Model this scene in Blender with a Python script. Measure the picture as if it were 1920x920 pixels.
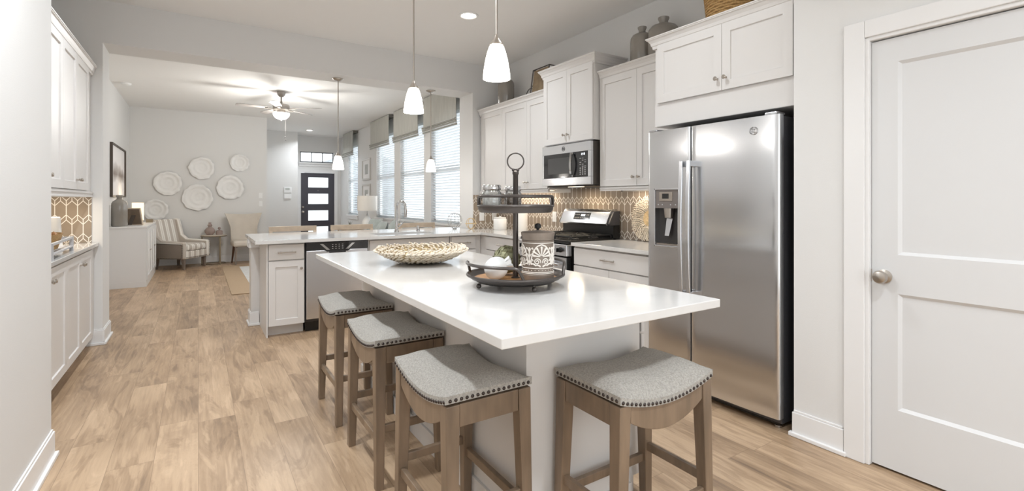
import bpy, math, random
from math import sin, cos, pi, radians as R, sqrt, atan2
from mathutils import Vector, Matrix
random.seed(7)
for o in list(bpy.data.objects): bpy.data.objects.remove(o)
S = bpy.context.scene
COL = S.collection
# ------------------------------------------------------------------ camera
cd = bpy.data.cameras.new('camera'); cam = bpy.data.objects.new('camera', cd); COL.objects.link(cam)
cam.location = (0, 0, 1.29); cam.rotation_euler = (R(90), 0, R(-32.87))
cd.sensor_width = 36; cd.lens = 36*910/1920; cd.shift_y = -85/1920; cd.clip_start = .05
S.camera = cam
# ------------------------------------------------------------------ view, world, lights
S.view_settings.view_transform = 'Standard'; S.view_settings.look = 'None'
S.view_settings.gamma = 1; S.view_settings.use_curve_mapping = False
S.view_settings.exposure = 0.16
W = bpy.data.worlds.new('daylight'); S.world = W; W.use_nodes = True
W.node_tree.nodes['Background'].inputs[0].default_value = (.93, .97, 1, 1)
W.node_tree.nodes['Background'].inputs[1].default_value = 2.6
CAN_W = 14.0        # each recessed can
PEND_W = 2.2        # each pendant bulb
FAN_W = 62.0
FILL_W = 92.0        # fill light from an added opening behind the camera
WIN_W = 20.0        # daylight entering at each living room window
def area(name, loc, rot, sx, sy, power, col=(1, 1, 1), shape='RECTANGLE'):
    l = bpy.data.lights.new(name, 'AREA'); l.shape = shape; l.size = sx
    if shape in ('RECTANGLE', 'ELLIPSE'): l.size_y = sy
    l.energy = power; l.color = col
    o = bpy.data.objects.new(name, l); COL.objects.link(o); o.location = loc; o.rotation_euler = rot
    return o
area('rear_fill', (1.05, -2.98, 1.25), (R(112), 0, R(180)), 3.0, 2.2, FILL_W, (.82, .91, 1))  # added fill behind the camera, tilted up to brighten the ceiling
# ------------------------------------------------------------------ helpers
def lin(h):
    h = h.lstrip('#'); v = [int(h[i:i+2], 16)/255 for i in (0, 2, 4)]
    return tuple(x/12.92 if x <= .04045 else ((x+.055)/1.055)**2.4 for x in v)
def mat(name, col, rough=.5, metal=0, bump=0, bscale=60, var=0, vscale=8, spec=.5, emit=None, es=0, coat=0, stretch=None, aniso=0):
    m = bpy.data.materials.new(name); m.use_nodes = True; nt = m.node_tree; b = nt.nodes['Principled BSDF']
    c = lin(col) if isinstance(col, str) else col
    b.inputs['Base Color'].default_value = (*c, 1); b.inputs['Roughness'].default_value = rough
    b.inputs['Metallic'].default_value = metal; b.inputs['Specular IOR Level'].default_value = spec
    if coat: b.inputs['Coat Weight'].default_value = coat; b.inputs['Coat Roughness'].default_value = .08
    if aniso: b.inputs['Anisotropic'].default_value = aniso
    if emit:
        b.inputs['Emission Color'].default_value = (*lin(emit), 1); b.inputs['Emission Strength'].default_value = es
    tc = nt.nodes.new('ShaderNodeTexCoord'); mp = nt.nodes.new('ShaderNodeMapping')
    nt.links.new(tc.outputs['Object'], mp.inputs[0])
    if stretch: mp.inputs['Scale'].default_value = stretch
    n = nt.nodes.new('ShaderNodeTexNoise'); n.inputs['Scale'].default_value = bscale; n.inputs['Detail'].default_value = 4
    nt.links.new(mp.outputs[0], n.inputs['Vector'])
    if bump:
        bp = nt.nodes.new('ShaderNodeBump'); bp.inputs['Strength'].default_value = bump; bp.inputs['Distance'].default_value = .004
        nt.links.new(n.outputs[0], bp.inputs['Height']); nt.links.new(bp.outputs[0], b.inputs['Normal'])
    if var:
        n2 = nt.nodes.new('ShaderNodeTexNoise'); n2.inputs['Scale'].default_value = vscale; n2.inputs['Detail'].default_value = 5
        nt.links.new(mp.outputs[0], n2.inputs['Vector'])
        mx = nt.nodes.new('ShaderNodeMixRGB'); mx.inputs[1].default_value = (*[x*(1-var) for x in c], 1)
        mx.inputs[2].default_value = (*[min(1, x*(1+var)) for x in c], 1)
        cr = nt.nodes.new('ShaderNodeValToRGB'); cr.color_ramp.elements[0].position = .3; cr.color_ramp.elements[1].position = .7
        nt.links.new(n2.outputs[0], cr.inputs[0]); nt.links.new(cr.outputs[0], mx.inputs[0]); nt.links.new(mx.outputs[0], b.inputs['Base Color'])
    return m
class NM:   # small node-math helper
    def __init__(s, nt): s.nt = nt
    def __call__(s, op, *a, clamp=False):
        n = s.nt.nodes.new('ShaderNodeMath'); n.operation = op; n.use_clamp = clamp
        for i, v in enumerate(a):
            if isinstance(v, (int, float)): n.inputs[i].default_value = v
            else: s.nt.links.new(v, n.inputs[i])
        return n.outputs[0]
class MB:
    def __init__(s): s.v = []; s.f = []; s.sm = []
    def add(s, vs, fs, smooth=False, M=None):
        k = len(s.v)
        s.v += [tuple(M @ Vector(p)) if M else tuple(p) for p in vs]
        s.f += [tuple(i+k for i in f) for f in fs]; s.sm += [smooth]*len(fs)
        return s
    def box(s, x0, x1, y0, y1, z0, z1, M=None):
        x0, x1 = sorted((x0, x1)); y0, y1 = sorted((y0, y1)); z0, z1 = sorted((z0, z1))
        return s.add([(x0, y0, z0), (x1, y0, z0), (x1, y1, z0), (x0, y1, z0), (x0, y0, z1), (x1, y0, z1), (x1, y1, z1), (x0, y1, z1)],
              [(3, 2, 1, 0), (4, 5, 6, 7), (0, 1, 5, 4), (1, 2, 6, 5), (2, 3, 7, 6), (3, 0, 4, 7)], M=M)
    def bar(s, p0, p1, w0, d0, w1=None, d1=None):   # box-section leg, sections stay axis aligned
        w1 = w0 if w1 is None else w1; d1 = d0 if d1 is None else d1
        vs = []
        for p, w, d in ((p0, w0, d0), (p1, w1, d1)):
            vs += [(p[0]-w/2, p[1]-d/2, p[2]), (p[0]+w/2, p[1]-d/2, p[2]), (p[0]+w/2, p[1]+d/2, p[2]), (p[0]-w/2, p[1]+d/2, p[2])]
        return s.add(vs, [(3, 2, 1, 0), (4, 5, 6, 7), (0, 1, 5, 4), (1, 2, 6, 5), (2, 3, 7, 6), (3, 0, 4, 7)])
    def prism(s, poly, a, b, axis='y', smooth=False, M=None):   # poly of (u,v), extruded along axis from a to b
        def P(u, v, t): return {'y': (u, t, v), 'x': (t, u, v), 'z': (u, v, t)}[axis]
        n = len(poly); vs = [P(u, v, a) for u, v in poly]+[P(u, v, b) for u, v in poly]
        area2 = sum(poly[i][0]*poly[(i+1) % n][1]-poly[(i+1) % n][0]*poly[i][1] for i in range(n))
        fs = [tuple(range(n)), tuple(reversed(range(n, 2*n)))]+[((i+1) % n, i, n+i, n+(i+1) % n) for i in range(n)]
        s.add(vs, fs, smooth, M); return s
    def lathe(s, prof, c=(0, 0, 0), n=24, axis='z', smooth=True, sx=1, sy=1, M=None):
        vs = []; fs = []
        for r, h in prof:
            for k in range(n):
                a = 2*pi*k/n; x, y = r*cos(a)*sx, r*sin(a)*sy
                p = {'z': (x, y, h), 'y': (x, h, y), 'x': (h, x, y)}[axis]
                vs.append((p[0]+c[0], p[1]+c[1], p[2]+c[2]))
        m = len(prof)
        for i in range(m-1):
            for k in range(n):
                fs.append((i*n+k, i*n+(k+1) % n, (i+1)*n+(k+1) % n, (i+1)*n+k))
        if prof[0][0] > 1e-6: fs.append(tuple(reversed(range(n))))
        if prof[-1][0] > 1e-6: fs.append(tuple(range((m-1)*n, m*n)))
        return s.add(vs, fs, smooth, M)
    def tube(s, pts, r, n=8, closed=False, smooth=True, M=None, r2=None):
        P = [Vector(p) for p in pts]; L = len(P); vs = []; fs = []
        up = None
        for i in range(L):
            if closed: t = (P[(i+1) % L]-P[i-1])
            else: t = P[min(i+1, L-1)]-P[max(i-1, 0)]
            t.normalize()
            if up is None:
                up = Vector((0, 0, 1)) if abs(t.z) < .9 else Vector((1, 0, 0))
            x = up-t*up.dot(t)
            if x.length < 1e-5: x = t.orthogonal()
            x.normalize(); y = t.cross(x); up = x
            rr = r if r2 is None else r+(r2-r)*i/(L-1)
            for k in range(n):
                a = 2*pi*k/n; vs.append(tuple(P[i]+x*cos(a)*rr+y*sin(a)*rr))
        for i in range(L if closed else L-1):
            j = (i+1) % L
            for k in range(n):
                fs.append((i*n+k, i*n+(k+1) % n, j*n+(k+1) % n, j*n+k))
        if not closed: fs += [tuple(reversed(range(n))), tuple(range((L-1)*n, L*n))]
        return s.add(vs, fs, smooth, M)
    def ball(s, c, r, n=12, m=8, sc=(1, 1, 1), M=None):
        prof = [(sin(pi*i/m), -cos(pi*i/m)) for i in range(m+1)]
        vs = []; fs = []
        for q, h in prof:
            for k in range(n):
                a = 2*pi*k/n; vs.append((c[0]+q*cos(a)*r*sc[0], c[1]+q*sin(a)*r*sc[1], c[2]+h*r*sc[2]))
        for i in range(m):
            for k in range(n): fs.append((i*n+k, i*n+(k+1) % n, (i+1)*n+(k+1) % n, (i+1)*n+k))
        return s.add(vs, fs, True, M)
    def grid(s, fn, nu, nv, smooth=True, closeu=False):
        vs = [fn(i/nu, j/nv) for i in range(nu+(0 if closeu else 1)) for j in range(nv+1)]
        fs = []; U = nu
        for i in range(U):
            i2 = (i+1) % nu if closeu else i+1
            for j in range(nv): fs.append((i*(nv+1)+j, i2*(nv+1)+j, i2*(nv+1)+j+1, i*(nv+1)+j+1))
        return s.add(vs, fs, smooth)
    def panel(s, x0, x1, z0, z1, yf, t, panels, rec=.01, slope=.004):   # framed slab facing -y with sunk panels stacked in z
        px0, px1 = panels[0][0], panels[0][1]
        def q(a, b, c, d): s.add([a, b, c, d], [(0, 1, 2, 3)])
        def rect(xa, xb, za, zb, y): q((xa, y, za), (xb, y, za), (xb, y, zb), (xa, y, zb))
        rect(x0, px0, z0, z1, yf); rect(px1, x1, z0, z1, yf)
        zz = z0
        for (_, _, a, b) in sorted(panels, key=lambda p: p[2]):
            rect(px0, px1, zz, a, yf); zz = b
            i = slope; y2 = yf+rec
            rect(px0+i, px1-i, a+i, b-i, y2)
            o = [(px0, yf, a), (px1, yf, a), (px1, yf, b), (px0, yf, b)]; n = [(px0+i, y2, a+i), (px1-i, y2, a+i), (px1-i, y2, b-i), (px0+i, y2, b-i)]
            for k in range(4): q(o[k], o[(k+1) % 4], n[(k+1) % 4], n[k])
        rect(px0, px1, zz, z1, yf)
        yb = yf+t
        s.add([(x0, yf, z0), (x1, yf, z0), (x1, yb, z0), (x0, yb, z0), (x0, yf, z1), (x1, yf, z1), (x1, yb, z1), (x0, yb, z1)],
              [(3, 2, 1, 0), (4, 5, 6, 7), (1, 2, 6, 5), (2, 3, 7, 6), (3, 0, 4, 7)])
        return s
    def build(s, name, m, parent=None, loc=None, rz=0, bevel=0, fix=True, sub=0):
        me = bpy.data.meshes.new(name); me.from_pydata(s.v, [], s.f)
        me.polygons.foreach_set('use_smooth', s.sm)
        if any(s.sm):
            try: me.set_sharp_from_angle(angle=R(42))
            except Exception: pass
        me.materials.append(m); me.update(); me.validate()
        if fix:
            import bmesh
            b = bmesh.new(); b.from_mesh(me); bmesh.ops.recalc_face_normals(b, faces=b.faces); b.to_mesh(me); b.free()
        o = bpy.data.objects.new(name, me); COL.objects.link(o)
        if parent: o.parent = parent
        if loc: o.location = loc
        if rz: o.rotation_euler = (0, 0, rz)
        if bevel:
            d = o.modifiers.new('bevel', 'BEVEL'); d.width = bevel; d.segments = 2; d.limit_method = 'ANGLE'; d.angle_limit = R(50)
        if sub:
            d = o.modifiers.new('sub', 'SUBSURF'); d.levels = sub; d.render_levels = sub
        return o
def tag(o, label=None, cat=None, group=None, kind=None):
    for k, v in (('label', label), ('category', cat), ('group', group), ('kind', kind)):
        if v: o[k] = v
    return o
def thing(name, label, cat, loc, rz=0, group=None):
    o = bpy.data.objects.new(name, None); COL.objects.link(o); o.empty_display_size = .1
    o.location = loc; o.rotation_euler = (0, 0, rz)
    return tag(o, label, cat, group)
def struct(mb, name, m, label, cat, **k):
    return tag(mb.build(name, m, **k), label, cat, None, 'structure')
def copy_tree(o, parent=None):
    c = o.copy(); COL.objects.link(c)
    if parent: c.parent = parent
    for ch in [x for x in bpy.data.objects if x.parent == o]: copy_tree(ch, c)
    return c
def arc(cx, cz, r, a0, a1, n, f):
    return [f(cx+r*cos(R(a0+(a1-a0)*i/n)), cz+r*sin(R(a0+(a1-a0)*i/n))) for i in range(n+1)]
RW, LW, PW = -pi/2, pi/2, 0     # facing directions: right wall units face -x, left wall units face +x
# ------------------------------------------------------------------ materials
M_wall = mat('wall_paint', '#dedddb', .75, bump=.12, bscale=220)
M_ceil = mat('ceiling_paint', '#eeedeb', .85, bump=.1, bscale=160)
M_trim = mat('trim_paint', '#e6e5e4', .35)
M_cab = mat('cabinet_paint', '#d9d6d3', .38)
M_door = mat('door_paint', '#d8d8d8', .42)
M_quartz = mat('white_quartz', '#d6d4d1', .12, var=.025, vscale=9, coat=.2)
M_steel = mat('brushed_steel', '#d3d4d6', .2, 1, aniso=.7)
def tangent(m):
    m.node_tree.nodes['Principled BSDF'].inputs['Anisotropic Rotation'].default_value = .0; t = m.node_tree.nodes.new('ShaderNodeTangent'); t.direction_type = 'RADIAL'; t.axis = 'Z'
    m.node_tree.links.new(t.outputs[0], m.node_tree.nodes['Principled BSDF'].inputs['Tangent'])
tangent(M_steel)
M_steelv = mat('brushed_steel_plain', '#d8dade', .22, 1)
M_nickel = mat('brushed_nickel', '#b9b2aa', .3, 1)
M_chrome = mat('chrome', '#c4c4c4', .08, 1)
M_black = mat('black_enamel', '#141414', .25)
M_bglass = mat('black_glass', '#1c1d1f', .06, coat=.5)
M_dark = mat('dark_plastic', '#3a3736', .4)
M_fside = mat('fridge_side_paint', '#4c4c50', .35, metal=.4)
M_iron = mat('cast_iron', '#2a2a2a', .55, metal=.5)
M_bronze = mat('dark_bronze_iron', '#5a5552', .36, metal=.8)
M_white = mat('white_ceramic', '#f0eeea', .3)
M_whitep = mat('white_plastic', '#efefee', .4)
M_greyc = mat('grey_glazed_ceramic', '#8b857d', .16, coat=.6, var=.05)
M_led = mat('lit_digits', '#ffffff', emit='#eaf4ff', es=1.6)
M_btn = mat('button_print', '#b9b9b9', .5)
M_shade = mat('frosted_glass_lit', '#ffffff', .4, emit='#fff6ea', es=3.2)
M_can = mat('led_disc_lit', '#ffffff', emit='#fff4e4', es=9)
M_ledstrip = mat('undercabinet_led', '#ffffff', emit='#ffe6c4', es=3)
M_fab = mat('linen_fabric', '#aaa69f', .95, bump=.9, bscale=300, var=.22, vscale=170)
M_stoolw = mat('weathered_oak', '#7f6c59', .36, var=.30, vscale=16, stretch=(1, 1, .16), bump=.12, bscale=60)
M_nail = mat('nailhead_bronze', '#4a4340', .28, .9)
M_wood = mat('tan_wood', '#b98a5c', .45, var=.16, vscale=18, stretch=(1, 9, 1))
M_ltwood = mat('pale_oak', '#c9b8a4', .5, var=.1, vscale=14)
M_natural = mat('natural_fibre', '#ddd1bf', .85, var=.2, vscale=80, bump=.4, bscale=160)
M_straw = mat('tan_straw', '#d8bf95', .8, var=.2, vscale=60, bump=.4, bscale=120)
M_seagrass = mat('seagrass', '#b08d5c', .85, var=.25, vscale=90, bump=.5, bscale=120)
M_slat = mat('blind_slat', '#eceff1', .5)
M_rshade = mat('grey_linen_shade', '#b5b4ad', .9, var=.08, vscale=30, stretch=(.3, 1, .12), bump=.2, bscale=200)
M_rband = mat('dark_shade_piping', '#6d6b66', .9)
M_fdoor = mat('charcoal_door', '#45434b', .45)
M_beige = mat('beige_upholstery', '#cfc6ba', .9, bump=.3, bscale=300, var=.04)
M_taupe = mat('taupe_leather', '#8d8176', .55, var=.05)
M_brown = mat('walnut', '#5a3a28', .4, var=.1)
M_greyleg = mat('greyed_wood', '#7d7066', .5, var=.1)
M_gold = mat('aged_brass', '#8d8270', .38, .85)
M_mauve = mat('mauve_clay', '#9c8b84', .7, var=.08)
M_plate = mat('white_plaster', '#e9e8e6', .6)
M_rug = mat('tan_jute', '#b0997e', .95, bump=.6, bscale=300, var=.1, vscale=120)
M_rugw = mat('pale_wool', '#cfcfcd', .95, bump=.6, bscale=300, var=.1, vscale=20)
M_sofa = mat('grey_sofa_fabric', '#bfbfbd', .9, bump=.3, bscale=300)
M_pillow = mat('grey_green_cushion', '#a4aba8', .85, var=.18, vscale=9, bump=.2, bscale=200)
M_frame = mat('brown_frame', '#7c6a58', .5, var=.12)
M_framed = mat('dark_frame', '#4a4038', .5)
M_silver = mat('silver_frame', '#c3bfb9', .4, .3)
M_paper = mat('art_paper', '#ecebea', .8)
M_green = mat('artichoke_green', '#a09f7e', .7, var=.3, vscale=26)
M_plant = mat('dark_leaf', '#4b5236', .6)
M_canb = mat('antique_brown_metal', '#85796e', .42, .35, var=.12, vscale=16)
M_canw = mat('white_relief', '#ece6de', .7)
M_fan = mat('brushed_grey_fan', '#a39d96', .4, .5)
M_blade = mat('grey_fan_blade', '#8d8884', .5)
M_nearblack = mat('near_black', '#1b1817', .8)  # plain near-black, not assigned to any part
M_soil = mat('outdoor_ground', '#b9b7b0', .9)
M_roof = mat('grey_shingle', '#a5abb0', .9)
M_lshade = mat('linen_lamp_shade', '#ece6de', .9)
M_lshade_lit = mat('lit_lamp_shade', '#fff2da', .9, emit='#ffdfae', es=1.1)

def glass_mat(name, tint=(1, 1, 1), refl=.12):
    m = bpy.data.materials.new(name); m.use_nodes = True; nt = m.node_tree; nt.nodes.clear()
    out = nt.nodes.new('ShaderNodeOutputMaterial'); mx = nt.nodes.new('ShaderNodeMixShader'); tr = nt.nodes.new('ShaderNodeBsdfTransparent'); gl = nt.nodes.new('ShaderNodeBsdfGlossy')
    tr.inputs[0].default_value = (*tint, 1); gl.inputs['Roughness'].default_value = .03
    lw = nt.nodes.new('ShaderNodeLayerWeight'); lw.inputs[0].default_value = .25
    ad = nt.nodes.new('ShaderNodeMath'); ad.operation = 'MULTIPLY_ADD'; ad.inputs[1].default_value = .6; ad.inputs[2].default_value = refl*.4
    nt.links.new(lw.outputs['Fresnel'], ad.inputs[0]); nt.links.new(ad.outputs[0], mx.inputs[0])
    nt.links.new(tr.outputs[0], mx.inputs[1]); nt.links.new(gl.outputs[0], mx.inputs[2]); nt.links.new(mx.outputs[0], out.inputs[0])
    return m
M_pane = glass_mat('window_glass'); M_jar = glass_mat('jar_glass', (.93, .94, .94), .2)

def frost_mat():
    m = bpy.data.materials.new('frosted_lite'); m.use_nodes = True; nt = m.node_tree; nt.nodes.clear()
    out = nt.nodes.new('ShaderNodeOutputMaterial'); mx = nt.nodes.new('ShaderNodeMixShader'); tr = nt.nodes.new('ShaderNodeBsdfTranslucent'); gl = nt.nodes.new('ShaderNodeBsdfGlossy')
    tr.inputs[0].default_value = (.95, .96, .97, 1); gl.inputs['Roughness'].default_value = .25; mx.inputs[0].default_value = .06
    nt.links.new(tr.outputs[0], mx.inputs[1]); nt.links.new(gl.outputs[0], mx.inputs[2]); nt.links.new(mx.outputs[0], out.inputs[0])
    return m
M_frost = frost_mat()
def floor_material():
    m = bpy.data.materials.new('oak_plank_floor'); m.use_nodes = True; nt = m.node_tree; b = nt.nodes['Principled BSDF']; N = NM(nt); L = nt.links
    tc = nt.nodes.new('ShaderNodeTexCoord'); sp = nt.nodes.new('ShaderNodeSeparateXYZ'); L.new(tc.outputs['Object'], sp.inputs[0])
    X, Y = sp.outputs[0], sp.outputs[1]
    PWD, PLN = .185, 1.22
    xi = N('FLOOR', N('DIVIDE', X, PWD)); xf = N('FRACT', N('DIVIDE', X, PWD))
    wn = nt.nodes.new('ShaderNodeTexWhiteNoise'); wn.noise_dimensions = '1D'; L.new(xi, wn.inputs['W'])
    yy = N('ADD', N('DIVIDE', Y, PLN), N('MULTIPLY', wn.outputs['Value'], 7.3))
    yi = N('FLOOR', yy); yf = N('FRACT', yy)
    cb = nt.nodes.new('ShaderNodeCombineXYZ'); L.new(xi, cb.inputs[0]); L.new(yi, cb.inputs[1])
    w2 = nt.nodes.new('ShaderNodeTexWhiteNoise'); w2.noise_dimensions = '2D'; L.new(cb.outputs[0], w2.inputs['Vector'])
    rnd = w2.outputs['Value']
    # grain coordinates: shifted per plank, stretched along the plank
    gx = N('ADD', N('MULTIPLY', X, 1), N('MULTIPLY', rnd, 31)); gy = N('ADD', N('MULTIPLY', Y, .16), N('MULTIPLY', rnd, 17))
    gc = nt.nodes.new('ShaderNodeCombineXYZ'); L.new(gx, gc.inputs[0]); L.new(gy, gc.inputs[1])
    n1 = nt.nodes.new('ShaderNodeTexNoise'); n1.inputs['Scale'].default_value = 9; n1.inputs['Detail'].default_value = 7; n1.inputs['Roughness'].default_value = .62; n1.inputs['Distortion'].default_value = 1.1
    L.new(gc.outputs[0], n1.inputs['Vector'])
    n2 = nt.nodes.new('ShaderNodeTexNoise'); n2.inputs['Scale'].default_value = 55; n2.inputs['Detail'].default_value = 5
    gc2 = nt.nodes.new('ShaderNodeCombineXYZ'); L.new(gx, gc2.inputs[0]); L.new(N('MULTIPLY', gy, .35), gc2.inputs[1]); L.new(gc2.outputs[0], n2.inputs['Vector'])
    n3 = nt.nodes.new('ShaderNodeTexNoise'); n3.inputs['Scale'].default_value = 3.2; n3.inputs['Detail'].default_value = 2
    gc3 = nt.nodes.new('ShaderNodeCombineXYZ'); L.new(gx, gc3.inputs[0]); L.new(N('MULTIPLY', gy, 3.), gc3.inputs[1]); L.new(gc3.outputs[0], n3.inputs['Vector'])
    wv = N('FRACT', N('MULTIPLY', n1.outputs[0], 6.5)); ring = N('ABSOLUTE', N('SUBTRACT', N('MULTIPLY', wv, 2), 1))
    t = N('ADD', N('MULTIPLY', n1.outputs[0], .55), N('MULTIPLY', n3.outputs[0], .42))
    t = N('ADD', t, N('MULTIPLY', N('SUBTRACT', rnd, .5), .18))
    t = N('ADD', t, N('MULTIPLY', N('SUBTRACT', ring, .5), .075))
    t = N('ADD', t, N('MULTIPLY', N('SUBTRACT', n2.outputs[0], .5), .30))
    cr = nt.nodes.new('ShaderNodeValToRGB'); e = cr.color_ramp.elements
    e[0].position = .22; e[0].color = (*lin('#77624f'), 1); e[1].position = .74; e[1].color = (*lin('#ceb395'), 1)
    k = cr.color_ramp.elements.new(.40); k.color = (*lin('#a0866b'), 1)
    k = cr.color_ramp.elements.new(.54); k.color = (*lin('#b99e81'), 1)
    L.new(t, cr.inputs[0])
    ex = N('MINIMUM', xf, N('SUBTRACT', 1, xf)); ey = N('MINIMUM', yf, N('SUBTRACT', 1, yf))
    gx_ = N('LESS_THAN', N('MULTIPLY', ex, PWD), .0011); gy_ = N('LESS_THAN', N('MULTIPLY', ey, PLN), .0011); gap = N('MAXIMUM', gx_, gy_)
    mx = nt.nodes.new('ShaderNodeMixRGB'); L.new(N('MULTIPLY', gap, .5), mx.inputs[0]); L.new(cr.outputs[0], mx.inputs[1]); mx.inputs[2].default_value = (*lin('#5d4937'), 1)
    L.new(mx.outputs[0], b.inputs['Base Color'])
    b.inputs['Roughness'].default_value = .38; b.inputs['Specular IOR Level'].default_value = .45
    bp = nt.nodes.new('ShaderNodeBump'); bp.inputs['Strength'].default_value = .12; bp.inputs['Distance'].default_value = .002
    L.new(N('SUBTRACT', n2.outputs[0], gap), bp.inputs['Height']); L.new(bp.outputs[0], b.inputs['Normal'])
    return m
M_floor = floor_material()

def tile_material(name, axis, col, w=.074, P=.165, A=.042, s=.044, g=.0028, z0=.914):
    """tall picket tiles crossed by double zigzag bands, white grout"""
    m = bpy.data.materials.new(name); m.use_nodes = True; nt = m.node_tree; b = nt.nodes['Principled BSDF']; N = NM(nt); L = nt.links
    tc = nt.nodes.new('ShaderNodeTexCoord'); sp = nt.nodes.new('ShaderNodeSeparateXYZ'); L.new(tc.outputs['Object'], sp.inputs[0])
    H = N('DIVIDE', sp.outputs['XYZ'.index(axis)], w); Z = N('ADD', N('SUBTRACT', sp.outputs[2], z0), 3*P+.042)
    bi = N('FLOOR', N('DIVIDE', Z, P)); zf = N('SUBTRACT', Z, N('MULTIPLY', bi, P))
    h = N('ADD', N('ADD', H, 100), N('MULTIPLY', N('MODULO', bi, 2), .5))
    fr = N('FRACT', h); dpk = N('MINIMUM', fr, N('SUBTRACT', 1, fr))        # 0 at a peak, .5 at a valley
    tri = N('SUBTRACT', 1, N('MULTIPLY', dpk, 2))
    zz = N('MULTIPLY', N('SUBTRACT', tri, .5), A)
    up = N('ADD', zz, P/2+s/2); lo = N('ADD', zz, P/2-s/2)
    k = cos(math.atan(A/(w/2)))
    dU = N('MULTIPLY', N('ABSOLUTE', N('SUBTRACT', zf, up)), k); dL = N('MULTIPLY', N('ABSOLUTE', N('SUBTRACT', zf, lo)), k)
    vp = N('MULTIPLY', dpk, w); vv = N('MULTIPLY', N('SUBTRACT', .5, dpk), w)
    above = N('GREATER_THAN', zf, up); below = N('LESS_THAN', zf, lo)
    vtop = N('ADD', vp, N('SUBTRACT', 1, above)); vbot = N('ADD', vv, N('SUBTRACT', 1, below))
    mid = N('MAXIMUM', above, below); vmid = N('ADD', N('MINIMUM', vp, vv), mid)
    d = N('MINIMUM', N('MINIMUM', dU, dL), N('MINIMUM', vtop, N('MINIMUM', vbot, vmid)))
    grout = N('LESS_THAN', d, g)
    no = nt.nodes.new('ShaderNodeTexNoise'); no.inputs['Scale'].default_value = 7; L.new(tc.outputs['Object'], no.inputs['Vector'])
    c = lin(col); m1 = nt.nodes.new('ShaderNodeMixRGB'); m1.inputs[1].default_value = (*[x*.85 for x in c], 1); m1.inputs[2].default_value = (*[x*1.15 for x in c], 1); L.new(no.outputs[0], m1.inputs[0])
    m2 = nt.nodes.new('ShaderNodeMixRGB'); L.new(grout, m2.inputs[0]); L.new(m1.outputs[0], m2.inputs[1]); m2.inputs[2].default_value = (*lin('#efe9e0'), 1)
    L.new(m2.outputs[0], b.inputs['Base Color']); L.new(N('MULTIPLY_ADD', grout, .5, .16), b.inputs['Roughness'])
    bp = nt.nodes.new('ShaderNodeBump'); bp.inputs['Strength'].default_value = .3; bp.inputs['Distance'].default_value = .002
    L.new(N('SUBTRACT', 1, grout), bp.inputs['Height']); L.new(bp.outputs[0], b.inputs['Normal'])
    return m
M_tileR = tile_material('picket_tile_along_wall', 'Y', '#958779'); M_tileB = tile_material('picket_tile_end_wall', 'X', '#9c8d7c')
def stripes(name):
    m = bpy.data.materials.new(name); m.use_nodes = True; nt = m.node_tree; b = nt.nodes['Principled BSDF']; N = NM(nt); L = nt.links
    tc = nt.nodes.new('ShaderNodeTexCoord'); sp = nt.nodes.new('ShaderNodeSeparateXYZ'); L.new(tc.outputs['Object'], sp.inputs[0])
    f = N('FRACT', N('DIVIDE', N('ADD', sp.outputs[0], 10), .135)); g = N('GREATER_THAN', f, .52); h = N('LESS_THAN', N('ABSOLUTE', N('SUBTRACT', f, .26)), .03)
    mx = nt.nodes.new('ShaderNodeMixRGB'); L.new(N('MAXIMUM', g, h), mx.inputs[0]); mx.inputs[1].default_value = (*lin('#ece8e1'), 1); mx.inputs[2].default_value = (*lin('#c3bab0'), 1)
    L.new(mx.outputs[0], b.inputs['Base Color']); b.inputs['Roughness'].default_value = .9
    return m
M_stripe = stripes('ticking_stripe')
def translucent_slats():
    m = M_slat; nt = m.node_tree; b = nt.nodes['Principled BSDF']; out = nt.nodes['Material Output']
    tr = nt.nodes.new('ShaderNodeBsdfTranslucent'); tr.inputs[0].default_value = (.9, .92, .93, 1); mx = nt.nodes.new('ShaderNodeMixShader'); mx.inputs[0].default_value = .35
    nt.links.new(b.outputs[0], mx.inputs[1]); nt.links.new(tr.outputs[0], mx.inputs[2]); nt.links.new(mx.outputs[0], out.inputs[0])
translucent_slats()

# ================================================================== SETTING
CZ = 3.08; XR = 3.45; YB = 5.64; YB2 = 6.02; YF = 11.75; HZ = 2.70
struct(MB().box(-1.6, 3.75, -3.2, 14.7, -.12, 0), 'floor', M_floor, 'warm oak plank floor running through kitchen and living room', 'floor')
struct(MB().box(-1.6, 3.75, -3.2, 14.7, CZ, CZ+.12), 'ceiling', M_ceil, 'plain painted ceiling over kitchen and living room', 'ceiling')
struct(MB().box(-1.45, -.62, -3.0, 3.30, 0, CZ), 'wall_left', M_wall, 'plain light wall closest on the left of the frame', 'wall')
struct(MB().box(-1.45, -1.34, 3.30, YB, 0, CZ), 'wall_left_alcove', M_wall, 'wall behind the left white cabinets', 'wall')
struct(MB().box(-1.45, -.72, YB, YB2, 0, HZ).box(-1.45, XR, YB, YB2, HZ, CZ).box(3.03, XR, YB, YB2, 0, HZ), 'wall_back', M_wall, 'cased opening wall with header between kitchen and living room', 'wall')
struct(MB().box(-1.25, -1.11, YB2, YF, 0, CZ), 'wall_living_left', M_wall, 'living room wall behind the white sideboard', 'wall')
struct(MB().box(-1.25, 1.25, YF, YF+.14, 0, CZ).box(1.11, 1.25, YF+.14, 13.8, 0, CZ), 'wall_living_back', M_wall, 'living room end wall with the white plates', 'wall')
struct(MB().box(1.11, 2.2, 13.8, 13.94, 0, CZ).box(2.06, 2.2, 13.94, 14.45, 0, CZ), 'wall_hall', M_wall, 'hall wall carrying the thermostat', 'wall')
mb = MB()   # entry wall with door and transom openings
DX0, DX1, DZ = 2.38, 3.275, 2.06; TX0, TX1, TZ0, TZ1 = 2.36, 3.255, 2.345, 2.64
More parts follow.
